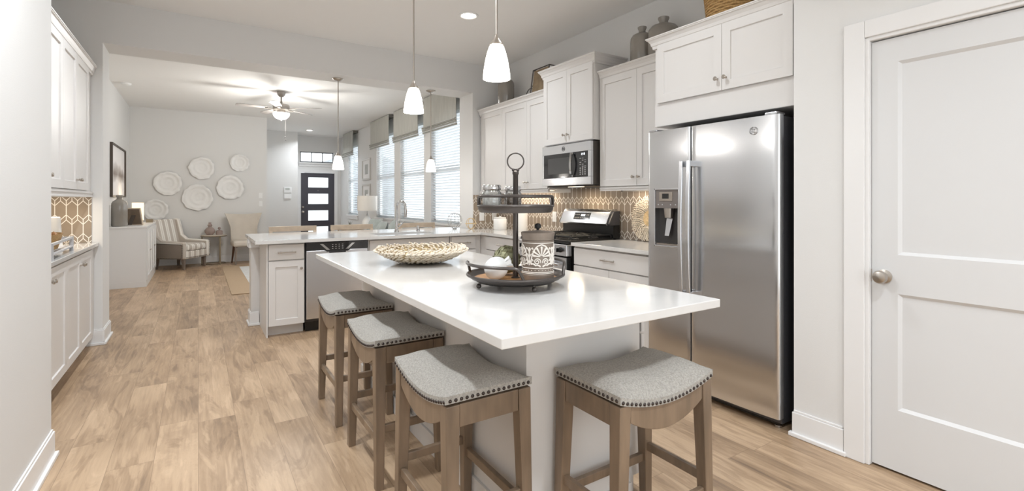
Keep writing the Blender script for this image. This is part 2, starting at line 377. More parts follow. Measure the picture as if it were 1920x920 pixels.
mb.box(2.06, DX0-.02, 14.45, 14.6, 0, CZ).box(DX1+.0, XR, 14.45, 14.6, 0, CZ).box(DX0-.02, DX1, 14.45, 14.6, DZ, TZ0).box(DX0-.02, DX1, 14.45, 14.6, TZ1, CZ)
struct(mb, 'wall_entry', M_wall, 'end wall around the front door and transom', 'wall')
WINS = [(12.65, 13.62), (9.88, 11.10), (8.29, 9.53), (6.74, 7.98)]; WZ0, WZ1 = .90, 2.72
mb = MB(); y = -3.0
for (a, b) in sorted(WINS):
    mb.box(XR, XR+.14, y, a, 0, CZ); mb.box(XR, XR+.14, a, b, 0, WZ0); mb.box(XR, XR+.14, a, b, WZ1, CZ); y = b
mb.box(XR, XR+.14, y, 14.6, 0, CZ)
struct(mb, 'wall_right', M_wall, 'long right wall with the cabinets and the living room windows', 'wall')
mb = MB().box(2.75, 2.87, 1.045, 1.40, 0, CZ).box(2.87, XR, 1.28, 1.40, 0, CZ).box(2.75, 2.87, .27, 1.045, 2.07, CZ).box(2.75, 2.87, -3.0, .27, 0, CZ)
struct(mb, 'wall_pantry', M_wall, 'wall to the right of the refrigerator around the white door', 'wall')
mb = MB().box(-1.45, -.45, -3.12, -3.0, 0, CZ).box(2.55, XR, -3.12, -3.0, 0, CZ).box(-.45, 2.55, -3.12, -3.0, 2.4, CZ).box(-.45, 2.55, -3.12, -3.0, 0, .1)
struct(mb, 'wall_front', M_wall, 'unseen wall behind the viewer with an added patio opening', 'wall')  # opening added as a source for the rear fill
struct(MB().box(2.0, 12, 14.75, 30, -.3, -.14).box(3.8, 14, -3, 14.7, -.3, -.14), 'ground', M_soil, 'pale ground outside the windows', 'ground')
b_ = MB().prism([(5.75, 3.35), (8.6, 4.55), (11.4, 3.35)], 30, 36, 'y').box(6.1, 11.1, 30.4, 35.6, -.14, 3.35)
struct(b_, 'neighbour_house', M_roof, 'grey roofed house seen through the transom', 'house')

def baseboard(name, segs, label):
    mb = MB()
    for (x0, x1, y0, y1, nx, ny) in segs:    # n = outward normal
        t = .014; s2 = .028
        def seg(th, z0, z1):
            ax0, ax1, ay0, ay1 = x0, x1, y0, y1
            if nx: ax0, ax1 = (x0, x0+nx*th)
            if ny: ay0, ay1 = (y0, y0+ny*th)
            if nx: ay0, ay1 = min(y0, y1)-(th if e0 else 0), max(y0, y1)+(th if e1 else 0)
            if ny: ax0, ax1 = min(x0, x1)-(th if e0 else 0), max(x0, x1)+(th if e1 else 0)
            mb.box(ax0, ax1, ay0, ay1, z0, z1)
        e0 = e1 = True
        seg(t, .001, .13); seg(t*.6, .13, .142); seg(s2, .001, .022)
    return struct(mb, name, M_trim, label, 'baseboard', bevel=.003)
baseboard('baseboard_left', [(-.62, -.62, -2.9, 3.29, 1, 0)], 'white baseboard along the closest left wall')
baseboard('baseboard_opening', [(-.72, -.72, YB+.01, YB2-.01, 1, 0), (-.80, -.73, YB, YB, 0, -1)], 'white baseboard around the left opening jamb')
baseboard('baseboard_living', [(-1.0, 1.24, YF, YF, 0, -1)], 'white baseboard on the living room end wall')
baseboard('baseboard_pantry', [(2.75, 2.75, 1.165, 1.39, -1, 0)], 'short white baseboard between refrigerator and door casing')
baseboard('baseboard_peninsula', [(.455, .455, 5.66, 5.84, -1, 0), (.455, .515, 5.65, 5.65, 0, -1)], 'white baseboard around the peninsula end post')
mb = MB().box(.455, 3.02, 5.665, 5.85, 0, .88)
struct(mb, 'wall_peninsula', M_cab, 'half wall carrying the bar side of the peninsula', 'wall')
mb = MB().box(.435, .56, 5.635, 5.66, .80, .88).box(.435, .453, 5.66, 5.87, .80, .88).box(.425, .57, 5.625, 5.635, .85, .88)
struct(mb, 'trim_1', M_trim, 'small white moulding under the peninsula counter end', 'trim')
# pantry door
D = MB()
dw = .765
def pantry():
    mb = MB().panel(0, dw, .012, 2.058, 0, .035, [(.11, dw-.255+.0, .30, .85), (.11, dw-.255, 1.03, 1.94)], rec=.012, slope=.012)
    return mb
# door hinge side lies outside the frame: panel spans y .93 -> .12
mb = MB().panel(0, dw, .012, 2.058, 0, .035, [(.105, dw-.105, .30, .848), (.105, dw-.105, 1.032, 1.944)], rec=.012, slope=.014)
dr = struct(mb, 'door_1', M_door, 'white two panel interior door at the right edge', 'door', loc=(2.765, 1.038, 0), rz=RW)
k = MB().lathe([(.0, -.001), (.032, -.001), (.033, -.008), (.014, -.014), (.013, -.032), (.022, -.036), (.030, -.046), (.031, -.056), (.026, -.066), (.012, -.071), (0, -.072)], (.052, 0, .925), 28, 'y')
k.build('door_knob', M_nickel, dr)
MB().box(-.004, .001, -.004, .004, .895, .955).build('latch_plate', M_nickel, dr)
mb = MB()
for th, o in ((.018, 0),):
    mb.box(2.75-th, 2.7495, 1.058, 1.149, 0, 2.165).box(2.75-th, 2.7495, .17, 1.058, 2.082, 2.165).box(2.75-th, 2.7495, .17, .255, 0, 2.082)
mb.box(2.742, 2.868, 1.040, 1.060, 0, 2.082).box(2.742, 2.868, .27, 1.045, 2.064, 2.084)
struct(mb, 'trim_2', M_trim, 'white casing around the interior door on the right', 'trim', bevel=.004)
# front door
fd = struct(MB().box(0, .19, 0, .045, .012, 2.05).box(.73, .885, 0, .045, .012, 2.05)
            .box(.19, .73, 0, .045, 1.93, 2.05).box(.19, .73, 0, .045, 1.475, 1.645).box(.19, .73, 0, .045, 1.005, 1.18).box(.19, .73, 0, .045, .55, .715).box(.19, .73, 0, .045, .012, .25),
            'door_2', M_fdoor, 'charcoal front door with four frosted lites', 'door', loc=(2.385, 14.47, 0))
for z0, z1 in ((.25, .55), (.715, 1.005), (1.18, 1.475), (1.645, 1.93)):
    MB().box(.19, .73, .018, .026, z0, z1).build('pane', M_frost, fd)
for z in (1.098, .965):
    MB().lathe([(0, -.001), (.03, -.001), (.03, -.012), (.02, -.03), (.0, -.036)] if z > 1 else [(0, -.001), (.03, -.001), (.012, -.012), (.012, -.03), (.03, -.04), (.028, -.06), (0, -.07)], (.05, 0, z), 16, 'y').build('deadbolt' if z > 1 else 'door_knob', M_nickel, fd)
MB().ball((.45, 0, 1.56), .011).build('door_viewer', M_nickel, fd)
struct(MB().box(2.29, 2.378, 14.43, 14.449, 0, 2.14).box(3.277, 3.365, 14.43, 14.449, 0, 2.14).box(2.378, 3.277, 14.43, 14.449, 2.056, 2.14), 'trim_3', M_trim, 'white casing around the front door', 'trim')
tw = struct(MB().box(TX0, TX1, 14.46, 14.5, TZ0, TZ0+.03).box(TX0, TX1, 14.46, 14.5, TZ1-.03, TZ1).box(TX0, TX0+.03, 14.46, 14.5, TZ0, TZ1).box(TX1-.03, TX1, 14.46, 14.5, TZ0, TZ1)
            .box(2.655, 2.675, 14.46, 14.5, TZ0, TZ1).box(2.945, 2.965, 14.46, 14.5, TZ0, TZ1), 'window_5', mat('grey_window_frame', '#8f9296', .5), 'transom window of three panes above the front door', 'window')
MB().box(TX0+.03, TX1-.03, 14.478, 14.484, TZ0+.03, TZ1-.03).build('pane', M_pane, tw)
MB().box(2.31, 3.33, 14.40, 14.45, 2.30, 2.335).box(2.33, 3.31, 14.432, 14.45, 2.235, 2.30).build('window_sill', M_trim, tw)
struct(MB().box(1.252, 1.345, 13.78, 13.799, 0, 2.26), 'trim_4', M_trim, 'white casing strip at the hall corner', 'trim')
# living room windows with blinds and shades
for i, (a, b) in enumerate(WINS):
    wn = struct(MB().box(XR+.07, XR+.12, a, b, WZ0, WZ0+.05).box(XR+.07, XR+.12, a, b, WZ1-.05, WZ1).box(XR+.07, XR+.12, a, a+.05, WZ0, WZ1).box(XR+.07, XR+.12, b-.05, b, WZ0, WZ1).box(XR+.07, XR+.12, a, b, 1.78, 1.83),
                'window_%d' % (i+1), M_trim, ['tall narrow window closest to the front door', 'window behind the white lamp', 'middle window of the three in a row', 'window closest to the kitchen'][i], 'window')
    MB().box(XR+.092, XR+.098, a+.05, b-.05, WZ0+.05, WZ1-.05).build('pane', M_pane, wn)
    MB().box(XR-.045, XR+.07, a-.04, b+.04, WZ0-.03, WZ0-.001).box(XR-.018, XR-.001, a-.02, b+.02, WZ0-.11, WZ0-.03).build('window_sill', M_trim, wn)
    wb = thing('window_blind', 'white slatted blind in ' + ['the narrow window by the front door', 'the window right behind the white lamp', 'the middle one of three adjoining windows', 'the window closest to the kitchen'][i], 'blind', (XR+.035, (a+b)/2, WZ0), 0, None)
    hw = (b-a)/2-.008
    mb = MB(); z = .03; tl = R(-23)
    while z < WZ1-WZ0-.06:
        dx, dz = .024*cos(tl), .024*sin(tl); t = .0014
        mb.add([(-dx, -hw, z-dz-t), (dx, -hw, z+dz-t), (dx, hw, z+dz-t), (-dx, hw, z-dz-t), (-dx, -hw, z-dz+t), (dx, -hw, z+dz+t), (dx, hw, z+dz+t), (-dx, hw, z-dz+t)],
               [(3, 2, 1, 0), (4, 5, 6, 7), (0, 1, 5, 4), (1, 2, 6, 5), (2, 3, 7, 6), (3, 0, 4, 7)]); z += .046
    mb.build('slats', M_slat, wb, fix=False)
    MB().box(-.03, .03, -hw, hw, WZ1-WZ0-.05, WZ1-WZ0-.002).build('head_rail', M_slat, wb)
    MB().box(-.024, .024, -hw, hw, .003, .016).build('bottom_rail', M_slat, wb)
    # roman shade
    zt = CZ-.012; zb = 2.44; L2 = (b-a)/2+.03; xo = -.125
    rs = thing('roman_shade', 'grey linen roman shade over ' + ['the narrow window by the front door', 'the window behind the white lamp', 'the middle one of three adjoining windows', 'the window closest to the kitchen'][i], 'shade', (XR-.002, (a+b)/2, zb), 0, None)
    MB().box(xo, 0, -L2, L2, zt-zb-.05, zt-zb).build('head_board', M_rband, rs)
    def face(u, v, L2=L2, H=zt-zb): return (xo-.004-.010*sin(v*pi)*(.5+.5*sin(u*23)), -L2+2*L2*u, H*(1-v)+.06)
    mb = MB().grid(lambda u, v: (face(u, v)[0], face(u, v)[1], .075+(zt-zb-.075)*(1-v)), 36, 6)
    mb.grid(lambda u, v: (face(u, v)[0]+.006, face(u, v)[1], .075+(zt-zb-.075)*(1-v)), 36, 6)
    mb.build('fabric', M_rshade, rs, fix=False)
    for q, (zz, xx) in enumerate(((.085, -.02), (.045, -.012), (.004, -.004))):
        MB().tube([(xo+xx, -L2+2*L2*t/6, zz+.018) for t in range(7)], .019, 8).build('fold', M_rshade, rs)
        MB().box(xo+xx-.021, xo+xx-.017, -L2, L2, zz+.012, zz+.017).build('piping', M_rband, rs)
    area('window_daylight', (XR+.30, (a+b)/2, (WZ0+WZ1)/2), (0, R(90), 0), WZ1-WZ0+.3, b-a+.3, WIN_W, (.84, .92, 1))

# ================================================================== CABINETS
def knob_mb(x, z, y=-.02):
    return MB().lathe([(0, y), (.007, y), (.0055, y-.012), (.006, y-.018), (.0125, y-.023), (.0135, y-.029), (.010, y-.033), (0, y-.034)], (x, 0, z), 14, 'y')
def pull_mb(x, z, L=.125, y=-.02):
    mb = MB().tube([(x-L/2-.012, y-.028, z), (x+L/2+.012, y-.028, z)], .0055, 10)
    for s in (-1, 1):
        mb.lathe([(.0075, y), (.0055, y-.006), (.0055, y-.028)], (x+s*L/2*.82, 0, z), 10, 'y')
        mb.ball((x+s*(L/2+.012), y-.028, z), .0085, 10, 6, (.7, 1, 1))
    return mb
def crown_mb(w, d, prof, left, right, zb):
    rows = []
    for o, z in prof:
        ol, orr = (o if left else 0), (o if right else 0)
        rows.append([(-ol, d, z-zb), (-ol, -o, z-zb), (w+orr, -o, z-zb), (w+orr, d, z-zb)])
    vs = [p for r_ in rows for p in r_]; n = len(rows); fs = []
    for i in range(n-1):
        for k in range(3): fs.append((i*4+k, i*4+k+1, (i+1)*4+k+1, (i+1)*4+k))
        fs.append((i*4+3, i*4, (i+1)*4, (i+1)*4+3))
    fs += [(3, 2, 1, 0), tuple((n-1)*4+k for k in range(4))]
    return MB().add(vs, fs)
def cabinet(name, label, group, loc, rz, w, d, z0, z1, doors=(), drawers=(), toe=0, crown=None, rail=0, cl=True, cr=True, stile=.058, lowpanel=None, endpanel=None, hollow=False):
    zb = loc[2]; t = thing(name, label, 'cabinet', loc, rz, group)
    bd = MB().box(0, w, 0, d, z0+toe-zb, .66-zb).box(0, w, 0, .018, .66-zb, z1-zb).box(0, .018, .018, d, .66-zb, z1-zb).box(w-.018, w, .018, d, .66-zb, z1-zb) if hollow else MB().box(0, w, 0, d, z0+toe-zb, z1-zb)
    if endpanel == 'L': bd.box(-.012, 0, -.018, d, z0-zb, z1-zb)
    bd.build('body', M_cab, t)
    if toe: MB().box(.0005, w, .075, d-.002, z0+.001-zb, z0+toe-zb).build('toe_kick', M_cab, t)
    for (a, b, c, e, side, end) in doors:
        dm = MB().panel(a+.0015, b-.0015, c-zb, e-zb, -.02, .019, [(a+stile, b-stile, c+stile-zb, e-stile-zb)], rec=.009, slope=.003)
        do = dm.build('door', M_cab, t)
        if side:
            kx = (b-.03) if side == 'R' else (a+.03); kz = (e-.075) if end == 'T' else (c+.075)
            knob_mb(kx, kz-zb).build('knob', M_nickel, do)
    for dd in drawers:
        (a, b, c, e, pull) = dd[:5]
        do = MB().box(a+.0015, b-.0015, -.02, -.001, c-zb, e-zb).build('drawer', M_cab, t, bevel=.003)
        if pull: pull_mb((a+b)/2, (c+e)/2-zb).build('pull', M_nickel, do)
    if lowpanel: MB().box(0, w, -.004, -.0005, lowpanel[0]-zb, lowpanel[1]-zb).build('valance', M_cab, t)
    if crown:
        top, out = crown; h = top-z1
        pr = [(0.004, z1-.03), (.010, z1-.03), (.012, z1-.012), (.018, z1-.006), (.022, z1+h*.25), (out*.72, z1+h*.62), (out*.9, z1+h*.72), (out*.9, z1+h*.8), (out, z1+h*.86), (out, top), (0.0, top)]
        crown_mb(w, d, [(p[0]+.004, p[1]) for p in pr[:-1]], cl, cr, zb).build('crown', M_cab, t)
    if rail:
        mb = MB().box(0, w, -.012, .008, z0-rail-zb, z0-.001-zb).box(0, w, -.018, -.012, z0-.018-zb, z0-.008-zb).box(0, w, -.016, -.012, z0-rail-zb, z0-rail+.008-zb)
        mb.build('light_rail', M_cab, t)
    return t
def undercab_light(loc, rz, w, label, power, dz=-.004):
    t = thing('under_cabinet_light', label, 'light', loc, rz, None); power *= .42
    MB().box(-w/2, w/2, -.02, .02, -.012, 0).build('housing', M_whitep, t)
    MB().box(-w/2+.01, w/2-.01, -.014, .014, -.0135, -.0121).build('lit_strip', M_ledstrip, t)
    a = area('strip_light', (0, 0, -.02), (0, 0, 0), w*.9, .03, power, (1, .87, .70)); a.parent = t
    return t
# ---- left run (faces +x); local x -> +y
LX = -.80
cabinet('wall_cabinet', 'tall white upper cabinet over the left counter', None, (LX, 3.55, 1.367), LW, 2.085, .53, 1.367, 2.42,
        doors=[(0.0, .46, 1.372, 2.41, 'R', 'B'), (.46, .92, 1.372, 2.41, 'L', 'B'), (.92, 1.38, 1.372, 2.41, 'R', 'B'), (1.38, 1.86, 1.372, 2.41, 'L', 'B')], crown=(2.478, .04), rail=.05, cl=False, cr=False)
cabinet('base_cabinet', 'long white base cabinet under the left counter', None, (LX+.02, 3.40, 0), LW, 2.235, .54, 0, .882,
        doors=[(.13, .60, .118, .868, 'R', 'T'), (.60, 1.07, .118, .868, 'L', 'T'), (1.07, 1.54, .118, .868, 'R', 'T'), (1.54, 2.03, .118, .868, 'L', 'T')], toe=.105)
tag(MB().box(0, 2.26, -.035, .55, 0, .03).build('countertop', M_quartz, None, (LX+.02, 3.375, .8835), LW, bevel=.003), 'short white counter on the left under the glowing tile', 'countertop')
tag(MB().box(-1.338, LX+.005, YB-.009, YB-.001, .9145, 1.316).build('backsplash', M_tileB), 'taupe picket tile panel above the left counter', 'backsplash')
undercab_light((-.95, 5.2, 1.366), LW, .6, 'thin light strip beneath the left upper cabinet', 5.5)
# ---- peninsula run (faces -y)
PY = 5.07
cabinet('base_cabinet', 'narrow white cabinet with one drawer at the peninsula end', None, (.545, PY, 0), PW, .323, .59, 0, .882,
        doors=[(.006, .318, .103, .712, 'R', 'T')], drawers=[(.006, .318, .722, .868, True)], toe=.10, endpanel='L')
cabinet('base_cabinet', 'white sink cabinet with a wide false drawer front', None, (1.487, PY, 0), PW, .93, .59, 0, .882,
        doors=[(.012, .465, .103, .712, 'R', 'T'), (.465, .918, .103, .712, 'L', 'T')], drawers=[(.012, .918, .722, .868, True)], toe=.10, hollow=True)
cabinet('base_cabinet', 'white drawer base beside the inside counter corner', None, (2.425, PY, 0), PW, .404, .59, 0, .882,
        doors=[(.012, .330, .103, .712, 'L', 'T')], drawers=[(.012, .330, .722, .868, True)], toe=.10)
# dishwasher
dwt = thing('dishwasher', 'stainless dishwasher in the peninsula', 'dishwasher', (.874, PY, 0))
MB().box(.004, .605, .01, .57, .10, .875).build('tub', M_dark, dwt)
MB().box(.006, .603, -.028, .009, .128, .795).build('door_panel', M_steelv, dwt, bevel=.006)
cp = MB().prism([(.006, .798), (.17, .798), (.20, .778), (.40, .778), (.43, .798), (.603, .798), (.603, .872), (.006, .872)], -.030, .008, 'y').build('control_panel', M_bglass, dwt)
for q_ in ([(.13, -.031, .858), (.195, -.031, .798), (.225, -.031, .798), (.16, -.031, .858)], [(.47, -.031, .858), (.405, -.031, .798), (.375, -.031, .798), (.44, -.031, .858)]):
    MB().prism([(p[0], p[2]) for p in q_], -.0325, -.0305, 'y').build('chrome_accent', M_chrome, cp)
mb = MB()
for r_ in range(3):
    for c_ in range(4): mb.box(.245+c_*.032, .258+c_*.032, -.0315, -.0305, .805+r_*.02, .811+r_*.02)
mb.build('buttons', M_btn, cp)
MB().box(.22, .38, -.036, -.030, .766, .782).build('pocket_handle', M_black, dwt, bevel=.004)
MB().box(.006, .603, .045, .08, .002, .1).build('kick_plate', M_black, dwt)
# ---- right run (faces -x); local x -> -y
BX = 2.83
cabinet('base_cabinet', 'white drawer cabinet left of the range', None, (BX, 5.066, 0), RW, .896, .59, 0, .882,
        doors=[(.15, .516, .103, .712, 'R', 'T'), (.516, .886, .103, .712, 'L', 'T')], drawers=[(.15, .886, .722, .868, True)], toe=.10)
cabinet('base_cabinet', 'white cabinet with a wide drawer between range and refrigerator', None, (BX, 3.345, 0), RW, .905, .59, 0, .882,
        doors=[(.01, .452, .103, .712, 'R', 'T'), (.452, .895, .103, .712, 'L', 'T')], drawers=[(.01, .895, .722, .868, True)], toe=.10)
# countertops
mb = MB(); z0, z1 = .884, .914
for (a, b, c, e) in ((.437, 1.62, 4.985, 6.14), (1.62, 2.27, 4.985, 5.13), (1.62, 2.27, 5.50, 6.14), (2.27, 2.785, 4.985, 6.14), (2.785, 3.02, 4.155, 6.14), (3.02, 3.438, 4.155, 5.63)):
    mb.box(a, b, c, e, z0, z1)
ct = tag(mb.build('countertop', M_quartz), 'long white counter of the peninsula running round to the range', 'countertop')
sk = thing('sink', 'undermount steel sink in the peninsula counter', 'sink', (1.945, 5.315, .70))
MB().box(-.333, -.325, -.193, .193, 0, .183).box(.325, .333, -.193, .193, 0, .183).box(-.325, .325, -.193, -.185, 0, .183).box(-.325, .325, .185, .193, 0, .183).box(-.325, .325, -.185, .185, 0, .006).build('basin', M_steelv, sk)
MB().lathe([(0, .008), (.04, .008), (.045, .007)], (0, 0, 0), 20).build('drain', M_chrome, sk)
tag(MB().box(0, .895, -.045, .61, 0, .03).build('countertop', M_quartz, None, (BX, 3.345, .884), RW, bevel=.002), 'short white counter between range and refrigerator', 'countertop')
# backsplash right
mb = MB().box(XR-.009, XR-.001, 2.40, 3.372, .9145, 1.372).box(XR-.009, XR-.001, 3.372, 4.135, .9145, 1.418).box(XR-.009, XR-.001, 4.135, 5.629, .9145, 1.372)
tag(mb.build('backsplash', M_tileR), 'taupe picket tile along the range wall', 'backsplash')
tag(MB().box(3.035, XR-.011, YB-.009, YB-.001, .9145, 1.36).build('backsplash', M_tileB), 'taupe picket tile on the short wall by the opening', 'backsplash')
# uppers
cabinet('wall_cabinet', 'three door white upper cabinet in the far right corner', None, (3.14, 5.62, 1.375), RW, 1.49, .305, 1.41, 2.42,
        doors=[(.06, .575, 1.415, 2.405, None, 'B'), (.575, 1.10, 1.415, 2.405, 'R', 'B'), (1.10, 1.485, 1.415, 2.405, 'L', 'B')], crown=(2.475, .048), rail=.036, cl=False, cr=False)
cabinet('wall_cabinet', 'raised white cabinet above the microwave', None, (3.07, 4.12, 1.85), RW, .775, .375, 1.852, 2.585,
        doors=[(.01, .39, 1.858, 2.575, 'R', 'B'), (.39, .765, 1.858, 2.575, 'L', 'B')], crown=(2.645, .048), cl=True, cr=True)
cabinet('wall_cabinet', 'two door white upper cabinet beside the refrigerator', None, (3.14, 3.335, 1.375), RW, .905, .305, 1.41, 2.42,
        doors=[(.006, .453, 1.415, 2.405, 'R', 'B'), (.453, .9, 1.415, 2.405, 'L', 'B')], crown=(2.475, .048), rail=.036, cl=False, cr=False)
cabinet('wall_cabinet', 'white two door cabinet over the refrigerator', None, (2.80, 2.405, 1.82), RW, .99, .64, 1.82, 2.415,
        doors=[(.03, .546, 1.986, 2.405, 'R', 'B'), (.546, .985, 1.986, 2.405, 'L', 'B')], crown=(2.465, .048), cl=True, cr=False, lowpanel=(1.822, 1.98))
undercab_light((3.34, 4.75, 1.409), RW, .9, 'light strip under the corner upper cabinet', 5)
undercab_light((3.34, 2.88, 1.409), RW, .7, 'light strip under the cabinet beside the refrigerator', 3.5)

# ================================================================== APPLIANCES
def emblem(parent, x, z, y, r, m1, m2):
    mb = MB().tube([(x+r*cos(a*pi/12), y, z+r*sin(a*pi/12)) for a in range(24)], r*.09, 6, True)
    e = mb.build('emblem', m1, parent)
    c = MB()
    c.tube([(x+r*(-.1+.42*cos(t)), y, z+r*(.05+.45*sin(t))) for t in [R(20+i*24) for i in range(12)]], r*.075, 5)
    c.tube([(x+r*(.22+.22*cos(t)), y, z+r*(-.05+.5*sin(t))) for t in [R(90+i*22) for i in range(12)]], r*.07, 5)
    for q in range(4): c.tube([(x+r*.8*cos(R(45+90*q)+d), y, z+r*.8*sin(R(45+90*q)+d)) for d in (-.35, -.15, .05, .25)], r*.05, 5)
    c.build('monogram', m2, e); return e
# refrigerator: local x -> -y, front faces -x
fr = thing('refrigerator', 'stainless side by side refrigerator with ice dispenser', 'refrigerator', (2.69, 2.392, 0), RW)
FW = .94; sp_ = .37
MB().box(.012, FW-.012, .062, .70, .03, 1.765).build('body', M_fside, fr, bevel=.004)
def bowed(x0, x1, z0, z1, hole=None):
    mb = MB(); n = 14; bow = .012; th = .058
    def yy(x): t = (x-FW/2)/(FW/2); return -.0+bow*t*t*t*t
    xs = [x0+(x1-x0)*i/n for i in range(n+1)]
    rr = .012
    prof = [(x, yy(x)) for x in xs]
    prof[0] = (x0, yy(x0)+rr); prof[-1] = (x1, yy(x1)+rr); prof.insert(1, (x0+rr*.3, yy(x0)+rr*.3)); prof.insert(-1, (x1-rr*.3, yy(x1)+rr*.3)); prof.insert(2, (x0+rr, yy(x0+rr))); prof.insert(-2, (x1-rr, yy(x1-rr)))
    prof = sorted(set(prof)); poly = prof+[(x1, th), (x0, th)]
    if not hole: mb.prism(poly, z0, z1, 'z', True)
    else:
        hx0, hx1, hz0, hz1 = hole
        mb.prism(poly, z0, hz0, 'z', True); mb.prism(poly, hz1, z1, 'z', True)
        l = [p for p in prof if p[0] < hx0-.001]+[(hx0, yy(hx0)), (hx0, th), (x0, th)]; r_ = [(hx1, yy(hx1))]+[p for p in prof if p[0] > hx1+.001]+[(x1, th), (hx1, th)]
        mb.prism(l, hz0, hz1, 'z', True); mb.prism(r_, hz0, hz1, 'z', True)
    return mb
hole = (.075, .285, .975, 1.365)
fzd = bowed(.002, sp_-.004, .07, 1.77, hole).build('freezer_door', M_steel, fr)
frd = bowed(sp_+.004, FW-.002, .07, 1.77).build('fridge_door', M_steel, fr)
# dispenser
dsp = MB().box(.075, .285, .050, .056, .975, 1.365).build('dispenser', M_dark, fzd)
MB().box(.070, .290, -.004, .004, .968, .980).box(.070, .290, -.004, .004, 1.36, 1.372).box(.070, .080, -.004, .004, .968, 1.372).box(.280, .290, -.004, .004, .968, 1.372).build('dispenser_trim', M_steelv, dsp, bevel=.002)
pnl = MB().box(.081, .279, .003, .05, 1.235, 1.359).build('control_panel', mat('taupe_panel', '#746d69', .35), dsp)
MB().box(.115, .225, -.0005, .003, 1.285, 1.345).build('display_bezel', M_nickel, pnl)
MB().box(.14, .195, -.0015, .0, 1.30, 1.335).build('display', M_bglass, pnl)
mb = MB()
for bx in (.10, .135, .205, .245): mb.box(bx, bx+.008, .0015, .003, 1.255, 1.263)
mb.build('buttons', M_btn, pnl)
MB().lathe([(.028, 1.17), (.034, 1.234)], (.175, .026, 0), 16).build('spout', M_nickel, dsp)
MB().add([(.15, .035, 1.165), (.20, .035, 1.165), (.185, .014, 1.045), (.150, .014, 1.045), (.15, .041, 1.165), (.20, .041, 1.165), (.185, .020, 1.045), (.15, .020, 1.045)], [(0, 1, 2, 3), (7, 6, 5, 4), (0, 4, 5, 1), (1, 5, 6, 2), (2, 6, 7, 3), (3, 7, 4, 0)]).build('lever', M_steelv, dsp)
MB().box(.081, .279, .008, .05, .981, .992).build('drip_tray', M_nickel, dsp)
for d_, hx in ((fzd, sp_-.028), (frd, sp_+.028)):
    pts = [(hx, -.058-.016*sin(pi*t/12), .66+(1.545-.66)*t/12) for t in range(13)]
    mb = MB(); W2 = .013
    vs = []; fs = []
    for (x, y, z) in pts: vs += [(x-W2, y-.006, z), (x+W2, y-.006, z), (x+W2*1.05, y+.008, z), (x-W2*1.05, y+.008, z)]
    for i in range(12):
        for k in range(4): fs.append((i*4+k, i*4+(k+1) % 4, (i+1)*4+(k+1) % 4, (i+1)*4+k))
    fs += [(3, 2, 1, 0), (48, 49, 50, 51)]
    mb.add(vs, fs, True)
    for z in (.665, 1.505): mb.box(hx-W2, hx+W2, -.056, .004, z, z+.038)
    mb.build('handle', M_steelv, d_, bevel=.003)
emblem(frd, .795, 1.69, -.003, .022, M_chrome, M_chrome)
MB().box(.03, FW-.03, .075, .10, .015, .068).build('kick_grille', M_black, fr)
for x in (.05, FW-.05): MB().box(x-.035, x+.035, .01, .10, 1.771, 1.785).build('hinge_cap', M_steelv, fr, bevel=.004)
for x in (.06, FW-.05): MB().lathe([(.02, .001), (.02, .012), (.010, .014), (.010, .03)], (x, .09, 0), 12).build('foot', M_chrome if x > .5 else M_black, fr)
# microwave
mw = thing('microwave', 'stainless over the range microwave', 'microwave', (3.035, 4.11, 1.436), RW)
MWW = .752
MB().box(0, MWW, .03, .40, 0, .405).build('case', mat('microwave_case', '#5a5551', .4, .5), mw)
md = MB().box(0, MWW, 0, .03, .0, .075).box(0, MWW, 0, .03, .315, .405).box(0, .03, 0, .03, .075, .315).box(MWW-.045, MWW, 0, .03, .075, .315).box(.03, MWW-.045, .02, .03, .075, .315).build('door', M_steelv, mw, bevel=.003)
MB().box(.03, .535, .0, .02, .076, .314).build('door_window', M_bglass, md)
MB().box(.10, .47, -.0006, 0, .115, .275).build('window_mesh', mat('window_screen', '#3a3a3b', .3), md)
hd = MB(); pts = [(.505+.012*sin(pi*t/10)-.012, -.02-.022*sin(pi*t/10), .078+.234*t/10) for t in range(11)]
vs = []; fs = []
for (x, y, z) in pts: vs += [(x-.014, y-.004, z), (x+.014, y-.004, z), (x+.014, y+.006, z), (x-.014, y+.006, z)]
for i in range(10):
    for k in range(4): fs.append((i*4+k, i*4+(k+1) % 4, (i+1)*4+(k+1) % 4, (i+1)*4+k))
fs += [(3, 2, 1, 0), (40, 41, 42, 43)]
hd.add(vs, fs, True).box(.492, .520, -.02, 0, .08, .095).box(.492, .520, -.02, 0, .295, .31).build('handle', M_chrome, md)
cpn = MB().box(.537, MWW-.046, -.002, .02, .076, .314).build('control_panel', M_bglass, mw)
def digits(mb, x, y, z, h, s):   # seven segment style clock digits
    seg = {'1': 'bc', '2': 'abged', '0': 'abcdef', ':': '', '5': 'afgcd', '4': 'fgbc', '3': 'abgcd'}
    for ch in s:
        w = h*.5; t = h*.13
        if ch == ':':
            mb.box(x, x+t, y, y+.0005, z+h*.25, z+h*.25+t); mb.box(x, x+t, y, y+.0005, z+h*.65, z+h*.65+t); x += t*2.4; continue
        for c_ in seg[ch]:
            if c_ == 'a': mb.box(x, x+w, y, y+.0005, z+h-t, z+h)
            if c_ == 'g': mb.box(x, x+w, y, y+.0005, z+h/2-t/2, z+h/2+t/2)
            if c_ == 'd': mb.box(x, x+w, y, y+.0005, z, z+t)
            if c_ == 'b': mb.box(x+w-t, x+w, y, y+.0005, z+h/2, z+h)
            if c_ == 'c': mb.box(x+w-t, x+w, y, y+.0005, z, z+h/2)
            if c_ == 'f': mb.box(x, x+t, y, y+.0005, z+h/2, z+h)
            if c_ == 'e': mb.box(x, x+t, y, y+.0005, z, z+h/2)
        x += w+h*.22
    return mb
digits(MB(), .615, -.003, .280, .018, '12:10').build('clock_digits', M_led, cpn)
mb = MB()
